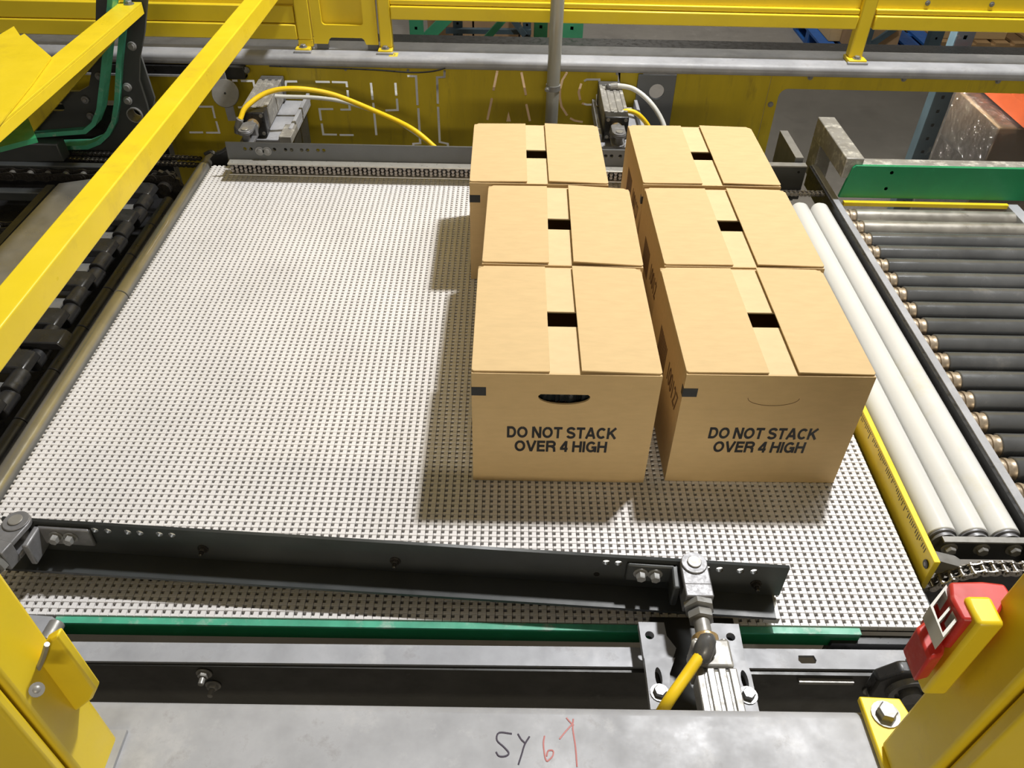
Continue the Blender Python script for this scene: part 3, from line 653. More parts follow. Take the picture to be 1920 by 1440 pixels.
# ---------------------------------------------------------------- far yellow stencil sheet, column, window
ps = thing('stencil_panel', 'dim yellow sheet with cut-out stencil lettering below the far beam', 'panel', (-.5, 2.89, -.2))
def slot(pts, w=.0085):
    Q = [Vector((p[0], p[2])) for p in pts]; L_ = []; R_ = []
    for i, q in enumerate(Q):
        d1 = (Q[i]-Q[i-1]).normalized() if i else (Q[1]-Q[0]).normalized(); d2 = (Q[i+1]-Q[i]).normalized() if i < len(Q)-1 else d1
        n1 = Vector((-d1.y, d1.x)); n2 = Vector((-d2.y, d2.x)); m_ = n1+n2; m_ = m_*2/m_.length_squared
        L_.append(tuple(q+m_*w/2)); R_.append(tuple(q-m_*w/2))
    return L_+R_[::-1]
SL = [slot([(-0.9918, 2.89, 0.1025), (-0.9718, 2.89, 0.1029)]),
  slot([(-0.961, 2.89, 0.1022), (-0.9158, 2.89, 0.1031), (-0.9157, 2.89, 0.0657)]),
  slot([(-1.133, 2.89, 0.0049), (-1.083, 2.89, 0.0059), (-1.083, 2.89, -0.0382)]),
  slot([(-1.081, 2.89, -0.0483), (-1.079, 2.89, -0.0929), (-1.129, 2.89, -0.0939)]),
  slot([(-1.139, 2.89, -0.0931), (-1.191, 2.89, -0.0942)]),
  slot([(-0.99, 2.89, 0.0054), (-0.9681, 2.89, 0.0058)]),
  slot([(-0.8049, 2.89, 0.0849), (-0.7994, 2.89, 0.1036), (-0.759, 2.89, 0.1045)]),
  slot([(-0.6948, 2.89, 0.1048), (-0.6426, 2.89, 0.105)]),
  slot([(-0.6364, 2.89, 0.1051), (-0.5842, 2.89, 0.1048), (-0.5838, 2.89, 0.0871)]),
  slot([(-0.5835, 2.89, 0.0775), (-0.5842, 2.89, 0.0459)]),
  slot([(-0.5834, 2.89, 0.0361), (-0.5829, 2.89, 0.0054), (-0.618, 2.89, 0.0047)]),
  slot([(-0.6431, 2.89, 0.0061), (-0.6937, 2.89, 0.0051), (-0.6938, 2.89, -0.0386)]),
  slot([(-0.6927, 2.89, -0.0488), (-0.6925, 2.89, -0.0915), (-0.6414, 2.89, -0.0914)]),
  slot([(-0.6321, 2.89, -0.0923), (-0.5794, 2.89, -0.0917)]),
  slot([(-0.4967, 2.89, 0.1056), (-0.4964, 2.89, 0.0428)]),
  slot([(-0.4953, 2.89, 0.033), (-0.495, 2.89, -0.0909)]),
  slot([(-0.4095, 2.89, 0.1074), (-0.4097, 2.89, 0.0602)]),
  slot([(-0.4085, 2.89, 0.0505), (-0.4083, 2.89, 0.0076), (-0.4537, 2.89, 0.0051)]),
  slot([(-0.3651, 2.89, 0.132), (-0.3344, 2.89, 0.1317), (-0.3348, 2.89, 0.0265)]),
  slot([(-0.3329, 2.89, 0.0166), (-0.3331, 2.89, -0.1189), (-0.3592, 2.89, -0.1211), (-0.3599, 2.89, -0.1327)]),
  slot([(-0.2319, 2.89, 0.1559), (-0.2337, 2.89, 0.1315), (-0.2598, 2.89, 0.1295), (-0.2609, 2.89, 0.033)]),
  slot([(-0.2608, 2.89, 0.0231), (-0.2598, 2.89, -0.1121), (-0.2301, 2.89, -0.1183), (-0.2295, 2.89, -0.13)]),
  slot([(-0.0459, 2.89, 0.1574), (-0.0598, 2.89, 0.0859)]),
  slot([(-0.0645, 2.89, 0.0591), (-0.0814, 2.89, -0.0233)]),
  slot([(0.039, 2.89, 0.1545), (0.058, 2.89, 0.0714)]),
  slot([(0.0599, 2.89, 0.0397), (0.0756, 2.89, -0.025)]),
  slot([(0.2015, 2.89, 0.1579), (0.1858, 2.89, 0.1293), (0.1792, 2.89, 0.0957), (0.1799, 2.89, 0.0667), (0.1886, 2.89, 0.0325), (0.2116, 2.89, -0.001)]),
  slot([(0.2219, 2.89, -0.0093), (0.2398, 2.89, -0.0191), (0.2696, 2.89, -0.0235)]),
  slot([(0.2628, 2.89, 0.1271), (0.2728, 2.89, 0.133), (0.3169, 2.89, 0.1339), (0.3219, 2.89, 0.0939)]),
  slot([(0.254, 2.89, 0.1188), (0.2467, 2.89, 0.0875), (0.2547, 2.89, 0.0575)]),
  slot([(0.2618, 2.89, 0.0463), (0.2801, 2.89, 0.0418), (0.3178, 2.89, 0.0426), (0.3144, 2.89, 0.0816)]),
  slot([(0.3851, 2.89, 0.1617), (0.3878, 2.89, 0.1144)])]
SL.append([(p[0], p[2]) for p in ((-0.004, 2.89, 0.0105), (-0.0122, 2.89, -0.0279), (0.0055, 2.89, -0.0275))])
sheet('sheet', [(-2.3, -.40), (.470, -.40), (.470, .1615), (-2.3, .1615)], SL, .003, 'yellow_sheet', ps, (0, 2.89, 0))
for q in (((-0.5813, 2.888, 0.1517)), ((-0.3612, 2.888, 0.1526)), ((0.3775, 2.888, 0.1566)), ((0.4658, 2.888, 0.0509))):
    MB().cyl(q, (q[0], q[1]-.003, q[2]), .005, 10).build('rivet', 'zinc', ps)
cb = tag(MB().tube([(-0.8435, 2.87, 0.1639), (-0.6668, 2.87, 0.162), (-0.4805, 2.87, 0.1584), (-0.3501, 2.87, 0.1518), (-0.2749, 2.87, 0.1571), (-0.2277, 2.87, 0.1692)], .0028, 6, 6).build('cable', 'blackp'), 'thin black cable sagging under the far beam', 'cable')
cl = thing('column', 'blue-grey steel column with a round hole under the far beam', 'column', (.515, 2.87, -1.4))
hc = ((0.5224, 2.872, 0.103))
sheet('web', [(.452, -1.4), (.585, -1.4), (.585, .1615), (.452, .1615)], [circ(hc[0], hc[2], .027, 20)], .008, 'midgrey', cl, (0, 2.872, 0))
MB().box((.452, 2.876, -1.4), (.460, 2.95, .135)).build('flange', 'midgrey', cl)
MB().box((.577, 2.876, -1.4), (.585, 2.95, .135)).build('flange', 'midgrey', cl)
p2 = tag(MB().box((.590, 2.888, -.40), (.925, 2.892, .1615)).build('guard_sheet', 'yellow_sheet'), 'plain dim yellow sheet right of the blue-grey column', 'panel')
wn = thing('guard_window', 'clear plastic guard window in a yellow frame at the right', 'window', (1.6, 2.89, -.4))
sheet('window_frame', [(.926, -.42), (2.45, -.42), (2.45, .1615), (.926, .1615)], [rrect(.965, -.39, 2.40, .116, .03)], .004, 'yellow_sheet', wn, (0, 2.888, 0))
MB().box((.94, 2.893, -.41), (2.43, 2.897, .145)).build('pane', 'plexi', wn)
for q in (((0.9436, 2.884, 0.0585)), ((1.062, 2.884, 0.1591)), ((1.394, 2.884, 0.1603)), ((1.73, 2.884, 0.1597))):
    b = MB(); hexbolt(b, (q[0], 2.886, q[2]), (0, -1, 0), .007, .005); b.build('bolt', 'zinc', wn)
# reflector disc
rd = thing('reflector', 'round pale reflector disc on a flat strap behind the yellow bar', 'reflector', ((-1, 2.76, 0.0124)))
q = Vector(((-0.973, 2.74, 0.1155)))
MB().cyl(q, q+Vector((0, .006, -.003)), .0465, 36, .0015).build('disc', 'steel', rd)
MB().cyl(q+Vector((0, -.001, .0005)), q, .004, 10).build('screw', 'blackp', rd)
MB().beam(((-0.9835, 2.765, 0.1911)), ((-0.9761, 2.765, 0.0089)), .030, .004, (0, 1, 0)).build('strap', 'galv', rd)

# ---------------------------------------------------------------- far guard frames and conduit
def foot(t, x, dx=.026):
    f = MB().box((x-dx, 2.905, .2005), (x+dx, 2.972, .214)).build('foot_plate', 'yellow', t, bevel=.003)
    MB().box((x-dx-.004, 2.898, .2002), (x+dx+.004, 2.91, .208)).build('weld_base', 'galv', t, bevel=.002)
    b = MB(); hexbolt(b, (x, 2.922, .214), (0, 0, 1), .010, .007); b.build('bolt', 'zinc', t)
TOP = 2.2
g1 = thing('safety_guard', 'yellow guard frame at the far left behind the dark guide plates', 'guard', (-1.5, 2.95, .2), 0, 'yellow guards on the far beam')
MB().box((-2.4, 2.93, .235), (-.745, 2.97, .286)).build('bottom_rail', 'yellow_clean', g1, bevel=.004)
MB().box((-2.4, 2.935, .289), (-.748, 2.965, .345)).build('inner_rail', 'yellow_clean', g1, bevel=.003)
MB().box((-2.4, 2.955, .346), (-.748, 2.960, TOP)).build('infill_sheet', 'yellow_clean', g1)
MB().box((-.744, 2.93, .235), (-.694, 2.97, TOP)).build('stile', 'yellow_clean', g1, bevel=.005)
MB().box((-.744, 2.93, .2145), (-.694, 2.965, .235)).build('leg', 'yellow_clean', g1)
foot(g1, -.728)
g2 = thing('safety_guard', 'narrow yellow guard frame with a notched bottom edge', 'guard', (-.57, 2.95, .2), 0, 'yellow guards on the far beam')
sheet('face_frame', [(-.688, .222), (-.642, .222), (-.636, .238), (-.628, .244), (-.522, .244), (-.514, .238), (-.508, .222), (-.465, .222), (-.465, TOP), (-.688, TOP)],
    [rrect(-.656, .286, -.512, TOP-.05, .012)], .010, 'yellow_clean', g2, (0, 2.94, 0))
MB().box((-.680, 2.955, .26), (-.47, 2.960, TOP)).build('infill_sheet', 'yellow_clean', g2)
MB().box((-.684, 2.945, .201), (-.645, 2.965, .222)).build('leg', 'midgrey', g2); MB().box((-.505, 2.945, .201), (-.468, 2.965, .222)).build('leg', 'midgrey', g2)
g3 = thing('safety_guard', 'long yellow guard frame over the gap to the warehouse racks', 'guard', (.4, 2.95, .2), 0, 'yellow guards on the far beam')
MB().box((-.459, 2.93, .2145), (-.416, 2.97, TOP)).build('stile', 'yellow_clean', g3, bevel=.005)
MB().box((-.4155, 2.93, .309), (1.194, 2.97, .353)).build('bottom_rail', 'yellow_clean', g3, bevel=.004)
MB().box((-.4155, 2.938, .356), (1.194, 2.962, .372)).build('inner_rail', 'yellow_clean', g3, bevel=.003)
MB().box((-.4155, 2.952, .373), (1.194, 2.957, TOP)).build('infill_sheet', 'yellow_clean', g3)
MB().prism([(1.195, 2.93, .214), (1.243, 2.93, .214), (1.255, 2.93, TOP), (1.195, 2.93, TOP)], (0, .04, 0)).build('stile', 'yellow_clean', g3, bevel=.005)
MB().box((1.250, 2.93, .309), (2.5, 2.97, .355)).build('bottom_rail', 'yellow_clean', g3, bevel=.004)
MB().box((1.250, 2.938, .358), (2.5, 2.962, .374)).build('inner_rail', 'yellow_clean', g3, bevel=.003)
MB().box((1.250, 2.952, .375), (2.5, 2.957, TOP)).build('infill_sheet', 'yellow_clean', g3)
for x in (1.42, 1.64): 
    b = MB(); hexbolt(b, (x, 2.951, .395), (0, -1, 0), .006, .004); b.build('bolt', 'zinc', g3)
foot(g3, -.440, .025); foot(g3, 1.222, .032)
cn = thing('conduit_pipe', 'grey galvanised conduit pipe standing in front of the far guard', 'pipe', (.149, 2.80, -.3))
MB().cyl((.149, 2.80, -.5), (.149, 2.80, .95), .0225, 28).build('pipe', 'conduit', cn)
s_ = MB().cyl((.149, 2.80, .128), (.149, 2.80, .146), .0252, 28).build('strap', 'zinc', cn)
b = MB(); hexbolt(b, (.128, 2.778, .137), (0, -1, 0), .006, .006); b.build('bolt', 'zinc', s_)

# ---------------------------------------------------------------- left: polished shaft and flight conveyor
sh = thing('roller_shaft', 'long polished steel shaft along the left edge of the belt', 'shaft', (-.987, 1.6, -.022))
MB().cyl((-.987, .75, -.012), (-.987, 1.71, -.012), .0195, 28, .001).build('tube', 'chrome', sh)
MB().cyl((-.987, 1.713, -.012), (-.987, 2.44, -.012), .0198, 28, .001).build('tube', 'chrome', sh)
MB().cyl((-.987, 2.44, -.012), (-.987, 2.52, -.012), .0155, 20, .002).build('journal', 'steel', sh)
fc = thing('flight_conveyor', 'black segmented flight conveyor left of the polished shaft', 'conveyor', (-1.15, 1.6, -.1))
for k in range(9):
    y = 2.25-.165*k
    a = MB().cyl((-1.043, y-.163, -.030), (-1.043, y, -.030), .0165, 18, .002).build('tube_segment', 'blackp', fc)
for k in range(8):
    y = 2.29-.1665*k
    MB().cyl((-1.108, y-.105, -.024), (-1.108, y-.040, -.024), .0205, 18, .002).cyl((-1.108, y-.164, -.034), (-1.108, y-.10, -.034), .0205, 18, .002).build('tube_segment', 'blackp', fc)
    q = MB()
    q.prism([(-1.235, y-.045, -.022), (-1.235, y-.045, .000), (-1.115, y-.045, .000), (-1.098, y-.045, -.005), (-1.090, y-.045, -.022)], (0, .066, 0))
    q.build('flight_paddle', 'blackp', fc, bevel=.003)
    MB().box((-1.175, y-.115, -.036), (-1.140, y-.062, -.032)).build('steel_tab', 'zinc', fc)
MB().prism([(-1.150, 1.500, -.020), (-1.150, 1.500, .002), (-1.055, 1.500, .002), (-1.040, 1.500, -.02)], (0, .055, 0)).build('flight_paddle', 'blackp', fc, bevel=.003)
MB().box((-2.2, .72, -.20), (-.96, 2.60, -.18)).build('pan', 'blackp', fc)  # black plate put in so the space under the flights looks dark
pl = tag(MB().prism([(-1.383, 2.284, 0.004), (-1.301, 2.316, 0.004), (-1.215, 2.33, .004), (-1.215, .9, .004), (-1.400, .9, .004)], (0, 0, -.022)).build('cover_plate', 'plate'), 'long brushed steel cover plate under the big yellow bar', 'plate')
bev = tag(MB().box((-1.425, .9, -.030), (-1.401, 2.29, -.004)).build('edge_bar', 'dark'), 'dark edge bar along the left side of the brushed plate', 'bar')
chain('heavy dark conveyor chain at the left, above the brushed plate', [(-1.78, 2.345, .0), (-1.02, 2.345, .0)], .0555, .026, .030, 'grease', (-1.4, 2.345, 0), 'conveyor_chain', 'plate')
chain('second heavy dark chain low at the far left edge', [(-1.80, 2.12, -.06), (-1.44, 2.12, -.06)], .0555, .026, .030, 'grease', (-1.6, 2.12, -.06), 'conveyor_chain', 'plate')
chain('thin dark roller chain under the dark guide plates', [(-1.42, 2.455, .002), (-1.00, 2.43, .002)], .0145, .012, .0115, 'grease', (-1.2, 2.45, 0), 'drive_chain', 'chain')
chain('thin dark roller chain just behind the heavy left chain', [(-1.42, 2.485, .010), (-1.00, 2.46, .010)], .0145, .010, .0115, 'grease', (-1.2, 2.48, 0), 'drive_chain', 'chain')
tag(MB().box((-2.1, 2.372, -.03), (-1.14, 2.400, .018)).build('chain_rail', 'charcoal', None, bevel=.003), 'dark rail behind the heavy left conveyor chain', 'rail')
tag(MB().box((-2.1, 2.285, -.06), (-1.42, 2.315, -.03)).build('chain_rail', 'charcoal', None, bevel=.003), 'dark rail in front of the heavy left conveyor chain', 'rail')
tag(MB().prism([(-1.718, 2.344, -0.06), (-1.501, 2.35, -0.06), (-1.474, 2.319, -0.06), (-1.703, 2.313, -0.06)], (0, 0, -.012)).build('support_strip', 'zinc'), 'pale steel strip low at the far left under the chains', 'strip')
tag(MB().box((-2.1, 1.2, -.13), (-1.45, 2.02, -.11)).build('side_cover', 'midgrey'), 'grey side cover low at the left picture edge', 'cover')
sp2 = thing('sprocket', 'dark sprocket at the far end of the polished shaft', 'sprocket', (-1.08, 2.335, -.03))
pr = []
for k in range(28): pr.append((-1.08+(.046 if k % 2 else .053)*math.cos(math.pi*k/14), -.028+(.046 if k % 2 else .053)*math.sin(math.pi*k/14)))
MB().prism([(x, 2.352, z) for x, z in pr], (0, -.014, 0)).build('disc', 'grease', sp2)
MB().cyl((-1.08, 2.37, -.028), (-1.08, 2.315, -.028), .022, 20, .002).build('hub', 'grease', sp2)
cv = thing('corner_bracket', 'black bent bracket at the far left corner of the belt', 'bracket', (-.93, 2.48, -.04))
MB().prism([(-0.98, 2.48, -0.0039), (-0.9511, 2.48, 0.0245), (-0.9143, 2.48, 0.0271), (-0.9218, 2.48, -0.0251), (-0.984, 2.48, -0.0454)], (0, .012, 0)).build('plate', 'blackp', cv)
MB().tube([(-0.9813, 2.46, 0.0259), (-0.9603, 2.46, 0.0354), (-0.9447, 2.46, 0.0285), (-0.9203, 2.46, 0.0381), (-0.9005, 2.46, 0.0512)], .006, 8, 6).build('cable', 'blackp', cv)

tag(MB().box((-2.3, 2.62, -.30), (-1.165, 2.66, .115)).build('machine_panel', 'blackp'), 'black machine panel behind the dark guide plates', 'panel')
# ---------------------------------------------------------------- dark guide plates with green strips
gp = thing('guide_plate', 'tall dark guide plate with a green strip, behind the yellow rail', 'guide plate', (-1.2, 2.52, 0))
def xz(pts): return [(p[0], p[2]) for p in pts]
sheet('plate', xz([(-1.037, 2.52, 0.5606), (-1.062, 2.52, 0.4745), (-1.095, 2.52, 0.3839), (-1.131, 2.52, 0.3079), (-1.152, 2.52, 0.2391), (-1.149, 2.52, 0.1631), (-1.154, 2.52, 0.0839), (-1.221, 2.52, -0.0092), (-1.355, 2.52, -0.0309), (-1.479, 2.52, -0.0336), (-1.575, 2.52, -0.0074), (-1.569, 2.52, 0.0095), (-1.374, 2.52, 0.0192), (-1.313, 2.52, 0.0462), (-1.264, 2.52, 0.0995), (-1.232, 2.52, 0.17), (-1.19, 2.52, 0.2874), (-1.15, 2.52, 0.3828), (-1.121, 2.52, 0.4438), (-1.086, 2.52, 0.5596)][::-1]), [circ(*xz([(-1.194, 2.52, 0.1309)])[0], .023, 20)], .012, 'charcoal', gp, (0, 2.52, 0))
st = slot([(-1.087, 2.52, 0.5596), (-1.115, 2.52, 0.4734), (-1.146, 2.52, 0.4057), (-1.19, 2.52, 0.2955), (-1.231, 2.52, 0.1786), (-1.26, 2.52, 0.1137), (-1.292, 2.52, 0.072), (-1.328, 2.52, 0.0441), (-1.372, 2.52, 0.0266), (-1.567, 2.52, 0.017)], .014)
sheet('green_strip', st, [], .050, 'mint', gp, (0, 2.515, 0))
for q in (((-1.142, 2.512, 0.3452)), ((-1.192, 2.512, 0.2197)), ((-1.203, 2.512, 0.1772))):
    b = MB().cyl((q[0], 2.514, q[2]), (q[0], 2.506, q[2]), .0135, 18, .002).cyl((q[0], 2.507, q[2]), (q[0], 2.500, q[2]), .010, 14, .002); b.build('bolt', 'zinc', gp)
rg = sheet('hole_sleeve', circ(*xz([(-1.194, 2.52, 0.1309)])[0], .0245, 20), [circ(*xz([(-1.194, 2.52, 0.1309)])[0], .021, 20)], .05, 'zinc', gp, (0, 2.53, 0))
MB().prism([(-1.164, 2.6, 0.2846), (-1.157, 2.6, 0.1485), (-1.183, 2.6, 0.0944), (-1.188, 2.6, 0.2086)], (0, .01, 0)).build('web', 'midgrey', gp)
gq = thing('guide_plate', 'dark L-shaped guide plate with a green strip, left of the tall one', 'guide plate', (-1.4, 2.47, 0))
sheet('plate', xz([(-1.159, 2.47, 0.5704), (-1.112, 2.47, 0.5714), (-1.141, 2.47, 0.4868), (-1.185, 2.47, 0.3751), (-1.235, 2.47, 0.256), (-1.282, 2.47, 0.1515), (-1.336, 2.47, 0.1018), (-1.518, 2.47, 0.0874), (-1.586, 2.47, 0.0859), (-1.549, 2.47, 0.1833), (-1.447, 2.47, 0.2155), (-1.322, 2.47, 0.2214), (-1.287, 2.47, 0.2386), (-1.259, 2.47, 0.2957), (-1.225, 2.47, 0.3742)]), [rrect(*(lambda a: (a[0][0], a[1][1], a[1][0], a[0][1]))(xz([(-1.486, 2.47, 0.1846), (-1.385, 2.47, 0.1579)])), .012)], .012, 'charcoal', gq, (0, 2.47, 0))
st = slot([(-1.111, 2.47, 0.5714), (-1.139, 2.47, 0.4869), (-1.184, 2.47, 0.3751), (-1.233, 2.47, 0.256), (-1.269, 2.47, 0.1723), (-1.3, 2.47, 0.127), (-1.336, 2.47, 0.1018), (-1.52, 2.47, 0.0838)], .014)
sheet('green_strip', st, [], .050, 'mint', gq, (0, 2.465, 0))
for q in (((-1.244, 2.46, 0.2708)), ((-1.31, 2.46, 0.1973)), ((-1.31, 2.46, 0.1448))):
    MB().cyl((q[0], 2.464, q[2]), (q[0], 2.455, q[2]), .012, 16, .002).cyl((q[0], 2.456, q[2]), (q[0], 2.450, q[2]), .007, 14, .002).build('bolt', 'cast', gq)
gb = tag(MB().prism([(-1.69, 2.4, 0.0762), (-1.414, 2.4, 0.0767), (-1.411, 2.4, 0.0197), (-1.718, 2.4, 0.0077)], (0, .05, 0)).build('guide_block', 'charcoal', None, bevel=.003), 'dark tapered block below the L-shaped guide plate', 'block')

# ---------------------------------------------------------------- yellow bars above the left side
yb = tag(MB().box((-.745, .30, .465), (-.695, 2.928, .515)).build('guard_bar', 'yellow', None, bevel=.003, seg=3), 'thick yellow square bar crossing the upper left diagonally', 'bar')
y2 = thing('guard_rail', 'yellow angle rail at the upper left bolted to the tall guide plate', 'rail', (-1.1, 1.7, .47))
MB().box((-1.139, .85, .466), (-1.077, 2.508, .472)).box((-1.083, .85, .440), (-1.077, 2.508, .466)).build('angle', 'yellow', y2, bevel=.001)
b = MB(); hexbolt(b, (-1.105, 2.485, .472), (0, 0, 1), .010, .008); b.build('bolt', 'zinc', y2)
MB().prism([(-1.331, 2.185, 0.474), (-1.326, 2.254, 0.474), (-1.275, 2.18, 0.474), (-1.272, 2.197, 0.474), (-1.132, 2.034, 0.474), (-1.101, 1.858, 0.474), (-1.069, 1.637, 0.474), (-1.073, 1.474, 0.474), (-1.319, 1.947, 0.474)], (0, 0, .004)).build('gusset_sheet', 'yellow', y2)
MB().beam(((-1.132, 2.43, 0.4262)), ((-1.563, 2.43, 0.0617)), .035, .035, (0, 1, 0)).build('brace', 'yellow_sheet', y2, bevel=.002)
MB().cyl(((-1.559, 2.43, 0.0653)), ((-1.625, 2.43, 0.0063)), .013, 16, .002).build('brace_foot', 'cast', y2)
tag(MB().prism([(-1.296, 1.81, 0.36), (-1.232, 1.885, 0.36), (-1.227, 1.999, 0.36), (-1.12, 1.83, 0.36), (-1.18, 1.775, 0.36), (-1.256, 1.732, 0.36)], (0, 0, -.012)).build('guide_flap', 'green'), 'bright green plastic flap below the yellow angle rail', 'flap')

# ---------------------------------------------------------------- near yellow guard posts
lp = thing('guard_post', 'yellow guard post in the near left corner with a small bracket', 'post', (-.52, .435, .2))
H = .62; dx = -.018
def leanbox(x0, x1, y0, y1, z0, z1, sx): return MB().prism([(x0, y0, z0), (x1, y0, z0), (x1, y1, z0), (x0, y1, z0)], (sx, 0, z1-z0))
leanbox(-.590, -.471, .402, .470, .201, .201+H, dx).build('post', 'yellow_clean', lp, bevel=.006, seg=3)
leanbox(-.62, -.476, .385, .400, .201, .201+H, dx).build('door_frame', 'yellow_clean', lp, bevel=.005, seg=3)
MB().prism([(-0.4962, 0.445, 0.383), (-0.4596, 0.445, 0.4571), (-0.4428, 0.445, 0.4702), (-0.4381, 0.445, 0.3622), (-0.4491, 0.445, 0.3422), (-0.4962, 0.445, 0.2934)][::-1], (0, .012, 0)).build('bracket', 'yellow_clean', lp, bevel=.003)
MB().tube([(-0.453, 0.44, 0.4635), (-0.4667, 0.44, 0.4372), (-0.4894, 0.44, 0.3988)], .0028, 8, 4).build('latch_rod', 'alum', lp)
MB().ball(((-0.4463, 0.396, 0.4559)), .0062, 14, 9).cyl(((-0.4568, 0.405, 0.438)), ((-0.444, 0.394, 0.4597)), .0070, 16).build('cap_nut', 'steel', lp)
MB().box((-.62, .395, .2003), (-.462, .478, .206)).build('foot_plate', 'galv', lp)
rp2 = thing('guard_post', 'scuffed yellow guard post in the near right corner', 'post', (.52, .435, .2))
leanbox(.474, .60, .400, .471, .212, .20+H, .040).build('post', 'yellow', rp2, bevel=.005, seg=3)
leanbox(.485, .70, .380, .398, .213, .20+H, .040).build('door_frame', 'yellow', rp2, bevel=.004, seg=3)
fpz = MB().prism([(0.467, 0.5329, 0.201), (0.5195, 0.5307, 0.201), (0.5248, 0.5106, 0.201), (0.48, 0.4456, 0.201), (.56, .40, .201), (.478, .40, .201), ((0.4682, 0.4454, 0.201))], (0, 0, .011)).build('foot_plate', 'yellow', rp2, bevel=.002)
b = MB(); hexbolt(b, ((0.4928, 0.5081, 0.212)), (0, 0, 1), .0125, .011); b.build('bolt', 'zinc', fpz)
MB().cyl((.505, .379, .225), (.505, .372, .225), .011, 16, .002).build('bolt', 'zinc', rp2)
sb = thing('sensor_bracket', 'yellow box bracket on the right post holding the red sensor', 'bracket', (.465, .455, .4))
leanbox(.450, .476, .438, .471, .392, .526, .008).build('box', 'yellow', sb, bevel=.004, seg=2)
se = thing('safety_sensor', 'red safety sensor with a grey frame beside the right yellow post', 'sensor', ((0.4673, 0.4808, 0.47)))
MB().prism([(0.4535, 0.4914, 0.52), (0.4871, 0.4926, 0.52), (0.5086, 0.4898, 0.52), (0.5099, 0.4784, 0.52), (0.4791, 0.4456, 0.52), (0.4485, 0.4469, 0.52), (0.4474, 0.4723, 0.52)], (0, 0, -.052)).build('head', 'red', se, bevel=.003)
def xy(p): return [(q[0], q[1]) for q in p]
sheet('frame', xy([(0.4278, 0.4688, 0.51), (0.4544, 0.494, 0.51), (0.4513, 0.4546, 0.51), (0.4269, 0.433, 0.51)]), [xy([(0.4305, 0.4676, 0.51), (0.4499, 0.4868, 0.51), (0.4482, 0.4692, 0.51), (0.4293, 0.4524, 0.51)]), xy([(0.4292, 0.4494, 0.51), (0.4481, 0.4661, 0.51), (0.4471, 0.4545, 0.51), (0.4284, 0.4382, 0.51)])], .022, 'sensor', se, (0, 0, .500), ((1, 0, 0), (0, 1, 0)))
MB().prism([(0.4439, 0.4845, 0.485), (0.4701, 0.5098, 0.485), (0.4666, 0.471, 0.485), (0.4428, 0.4499, 0.485)], (0, 0, -.03)).build('lens', 'red', se)
MB().prism([(0.4287, 0.47, 0.47), (0.4541, 0.4869, 0.47), (0.455, 0.4557, 0.47), (0.445, 0.4388, 0.47), (0.428, 0.4338, 0.47)], (0, 0, -.045)).build('lower_body', 'red', se, bevel=.003)

# ---------------------------------------------------------------- warehouse behind the guard
def upright(label, x, y, w, m, top=1.2, grp=None, d=.07):
    t = thing('rack_upright', label, 'rack post', (x, y, -1.4), 0, 'rack posts in the warehouse')
    hs = []; z = -1.3
    while z < top-.05: hs.append([(x-.009, z), (x+.009, z), (x+.009, z+.02), (x-.009, z+.02)]); z += .075
    sheet('face', [(x-w/2, -1.4), (x+w/2, -1.4), (x+w/2, top), (x-w/2, top)], hs, .004, m, t, (0, y, 0))
    MB().box((x-w/2+.006, y+.03, -1.4), (x+w/2-.006, y+.034, top)).build('dark_backing', 'hole', t)  # black sheet added so the see-through holes look dark
    for s in (-1, 1): MB().box((x+s*w/2-.003, y, -1.4), (x+s*w/2+.003, y+d, top)).build('flange', m, t)
    return t
def X(p): return p[0]
upright('dark green rack post behind the guard, furthest left', X(((-0.6518, 5.8, -0.612))), 5.8, .085, 'rackgreen')
upright('dark green rack post just left of the conduit pipe', X(((0.19, 5.4, -0.4806))), 5.4, .08, 'rackgreen')
upright('bright green rack post just right of the conduit pipe', X(((0.3521, 4.9, -0.3302))), 4.9, .125, 'rackgreen')
upright('blue rack post between the two green diagonals', X(((-0.4358, 6.9, -0.9404))), 6.9, .07, 'rackblue')
upright('blue rack post left of the dark green post', X(((0.1289, 6.9, -0.9289))), 6.9, .06, 'rackblue')
for lab, a, b, m in (('wide green diagonal rack brace, left of the two', ((-0.6117, 5.9, -0.7287)), ((-0.3996, 5.9, -0.5322)), 'rackgreen'), ('thin green diagonal rack brace, right of the two', ((-0.2086, 6.2, -0.8331)), ((-0.0145, 6.2, -0.6194)), 'rackgreen'),
                     ('blue diagonal rack brace near the dark green post', ((0.006, 6.82, -0.8413)), ((0.1122, 6.82, -0.9707)), 'rackblue')):
    tag(MB().beam(a, b, .075 if 'wide' in lab else .045, .03, (0, 1, 0)).build('rack_brace', m), lab, 'rack brace', 'rack braces in the warehouse')
tag(MB().beam(((-0.5309, 6.88, -0.9653)), ((0.1645, 6.88, -0.9594)), .05, .035).build('rack_beam', 'rackblue'), 'blue horizontal rack beam behind the green braces', 'rack beam')
def pallet(label, x, y, w, d, m='wood'):
    t = thing('pallet', label, 'pallet', (x+w/2, y+d/2, -1.4), 0, 'pallets in the warehouse')
    for k in range(6): MB().box((x+k*w/5.6, y, -1.285), (x+k*w/5.6+w*.13, y+d, -1.265)).build('plank', m, t)
    for k in range(3): MB().box((x, y+k*(d-.09)/2, -1.38), (x+w, y+k*(d-.09)/2+.09, -1.285)).build('stringer', m, t)
    for k in range(3): MB().box((x+k*(w-.1)/2, y, -1.4), (x+k*(w-.1)/2+.1, y+d, -1.38)).build('plank', m, t)
    return t
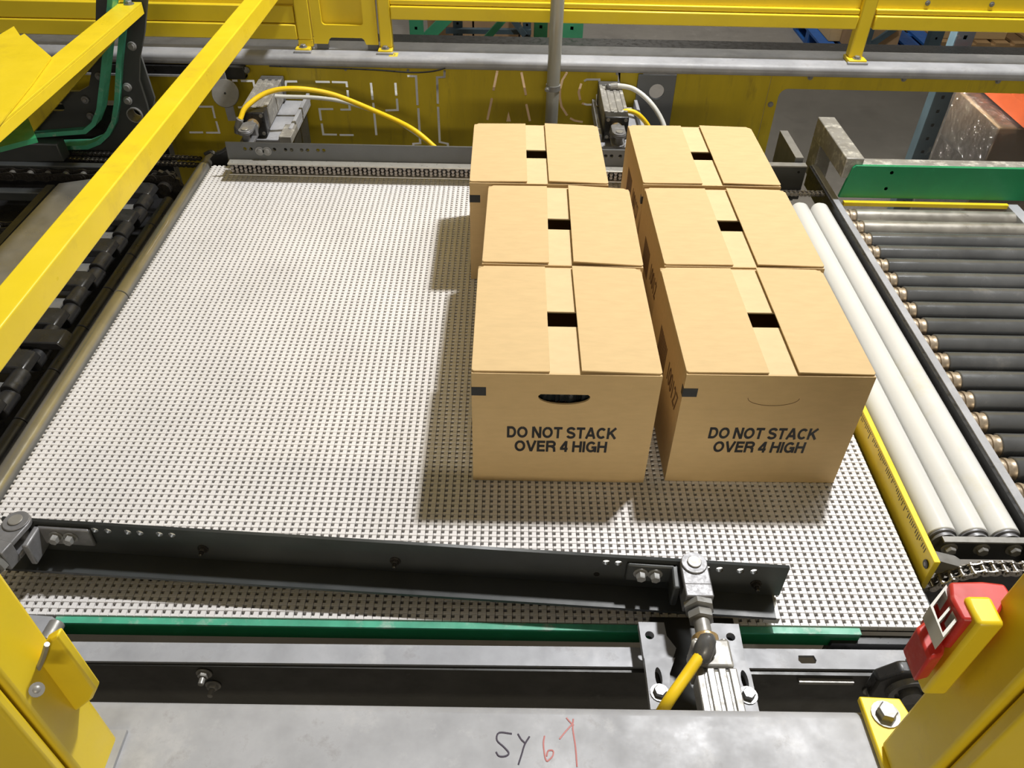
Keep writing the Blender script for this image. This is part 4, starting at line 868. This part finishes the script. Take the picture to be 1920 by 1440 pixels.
def cartonfar(label, x, y, z, w, d, h, m='cardold'):
    t = thing('shipping_carton', label, 'box', (x+w/2, y+d/2, z), 0, 'cartons in the warehouse')
    MB().box((x, y, z), (x+w, y+d, z+h)).build('body', m, t, bevel=.004)
    MB().box((x-.001, y+d/2-.025, z+h), (x+w+.001, y+d/2+.025, z+h+.002)).build('tape_strip', 'cardold', t)
    return t
pallet('wooden pallet behind the blue rack posts', -.75, 7.2, 1.2, 1.0)
for k, lab in enumerate(('far brown carton left of the rack gap', 'far brown carton in the middle of the rack gap', 'far brown carton right in the rack gap')):
    cartonfar(lab, -.72+k*.40, 7.3, -1.263, .385, .5, .62)
pallet('wooden pallet in front of the far brown cartons', -.30, 5.95, .7, .6)
cartonfar('low brown carton under the blue rack beam', -.25, 6.02, -1.263, .55, .45, .25)
cartonfar('dark brown carton behind the dim stencil', -.35, 4.6, -1.4, .78, .5, .85)
ww = thing('wrapped_goods', 'white wrapped goods showing bright through the stencil slots', 'goods', (-.85, 4.5, -1.4))
MB().box((-1.40, 4.15, -1.4), (-.55, 4.9, -.42)).build('stack', 'whitewrap', ww, bevel=.02)
bp_ = pallet('blue pallet on the aisle floor behind the guard', 2.835, 7.62, 1.1, .9, 'bluepal')
cartonfar('pale carton on the blue pallet', 2.93, 7.75, -1.263, .55, .6, .60, 'card')
cartonfar('brown carton at the front of the blue pallet', 3.03, 7.64, -1.263, .5, .10, .55)
upright('blue rack post right of the far guard stile', X(((3.157, 7.5, -1.153))), 7.5, .12, 'rackblue')
upright('blue rack post in the middle of the right gap', X(((3.791, 7.5, -1.121))), 7.5, .11, 'rackblue')
upright('blue rack post with pale edge in the right gap', X(((4.055, 7.5, -1.125))), 7.5, .12, 'rackblue')
tag(MB().beam(((3.241, 7.56, -1.236)), ((3.459, 7.56, -1.047)), .05, .03, (0, 1, 0)).build('rack_brace', 'rackblue'), 'grey-blue diagonal brace behind the right guard stile', 'rack brace')
pallet('wooden pallet between the right blue posts', 3.98, 7.8, 1.0, .9)
cartonfar('pale brown carton between the right blue posts', 4.02, 7.9, -1.263, .62, .6, .34, 'card')
cartonfar('dark brown carton behind the right blue posts', 4.78, 8.75, -1.4, .9, .6, 1.1)
cartonfar('dark brown carton right of the last blue post', 5.15, 7.7, -1.4, .6, .6, .95)
wg = thing('wrapped_goods', 'grey wrapped goods at the far right of the gap', 'goods', (4.9, 7.2, -1.4))
MB().box((4.62, 7.0, -1.4), (5.0, 7.5, -.80)).build('stack', 'cardold', wg, bevel=.01); MB().box((4.612, 6.992, -1.4), (5.008, 7.508, -.792)).build('film', 'wrap', wg, bevel=.012)
# wrapped pallet behind the window
upright('grey-green rack post behind the clear window', X(((2.243, 4.16, -0.5113))), 4.16, .085, 'rackblue')
pw = pallet('wooden pallet under the film-wrapped load behind the window', 2.243, 3.59, 1.05, .48)
wl = thing('wrapped_load', 'film-wrapped brown load on a pallet behind the clear window', 'goods', (2.76, 3.83, -1.265))
for k in range(4):
    for j in range(2):
        MB().box((2.246+j*.525, 3.592, -1.263+k*.24), (2.246+j*.525+.518, 4.066, -1.263+k*.24+.236)).build('carton', 'cardold', wl, bevel=.008)
MB().box((2.236, 3.582, -1.2635), (3.30, 4.076, -.294)).build('film', 'wrap', wl, bevel=.012)
tag(MB().box((2.325, 3.0, -.285), (2.385, 4.12, -.205)).build('rack_beam', 'orange'), 'orange rack beam over the film-wrapped load', 'rack beam')
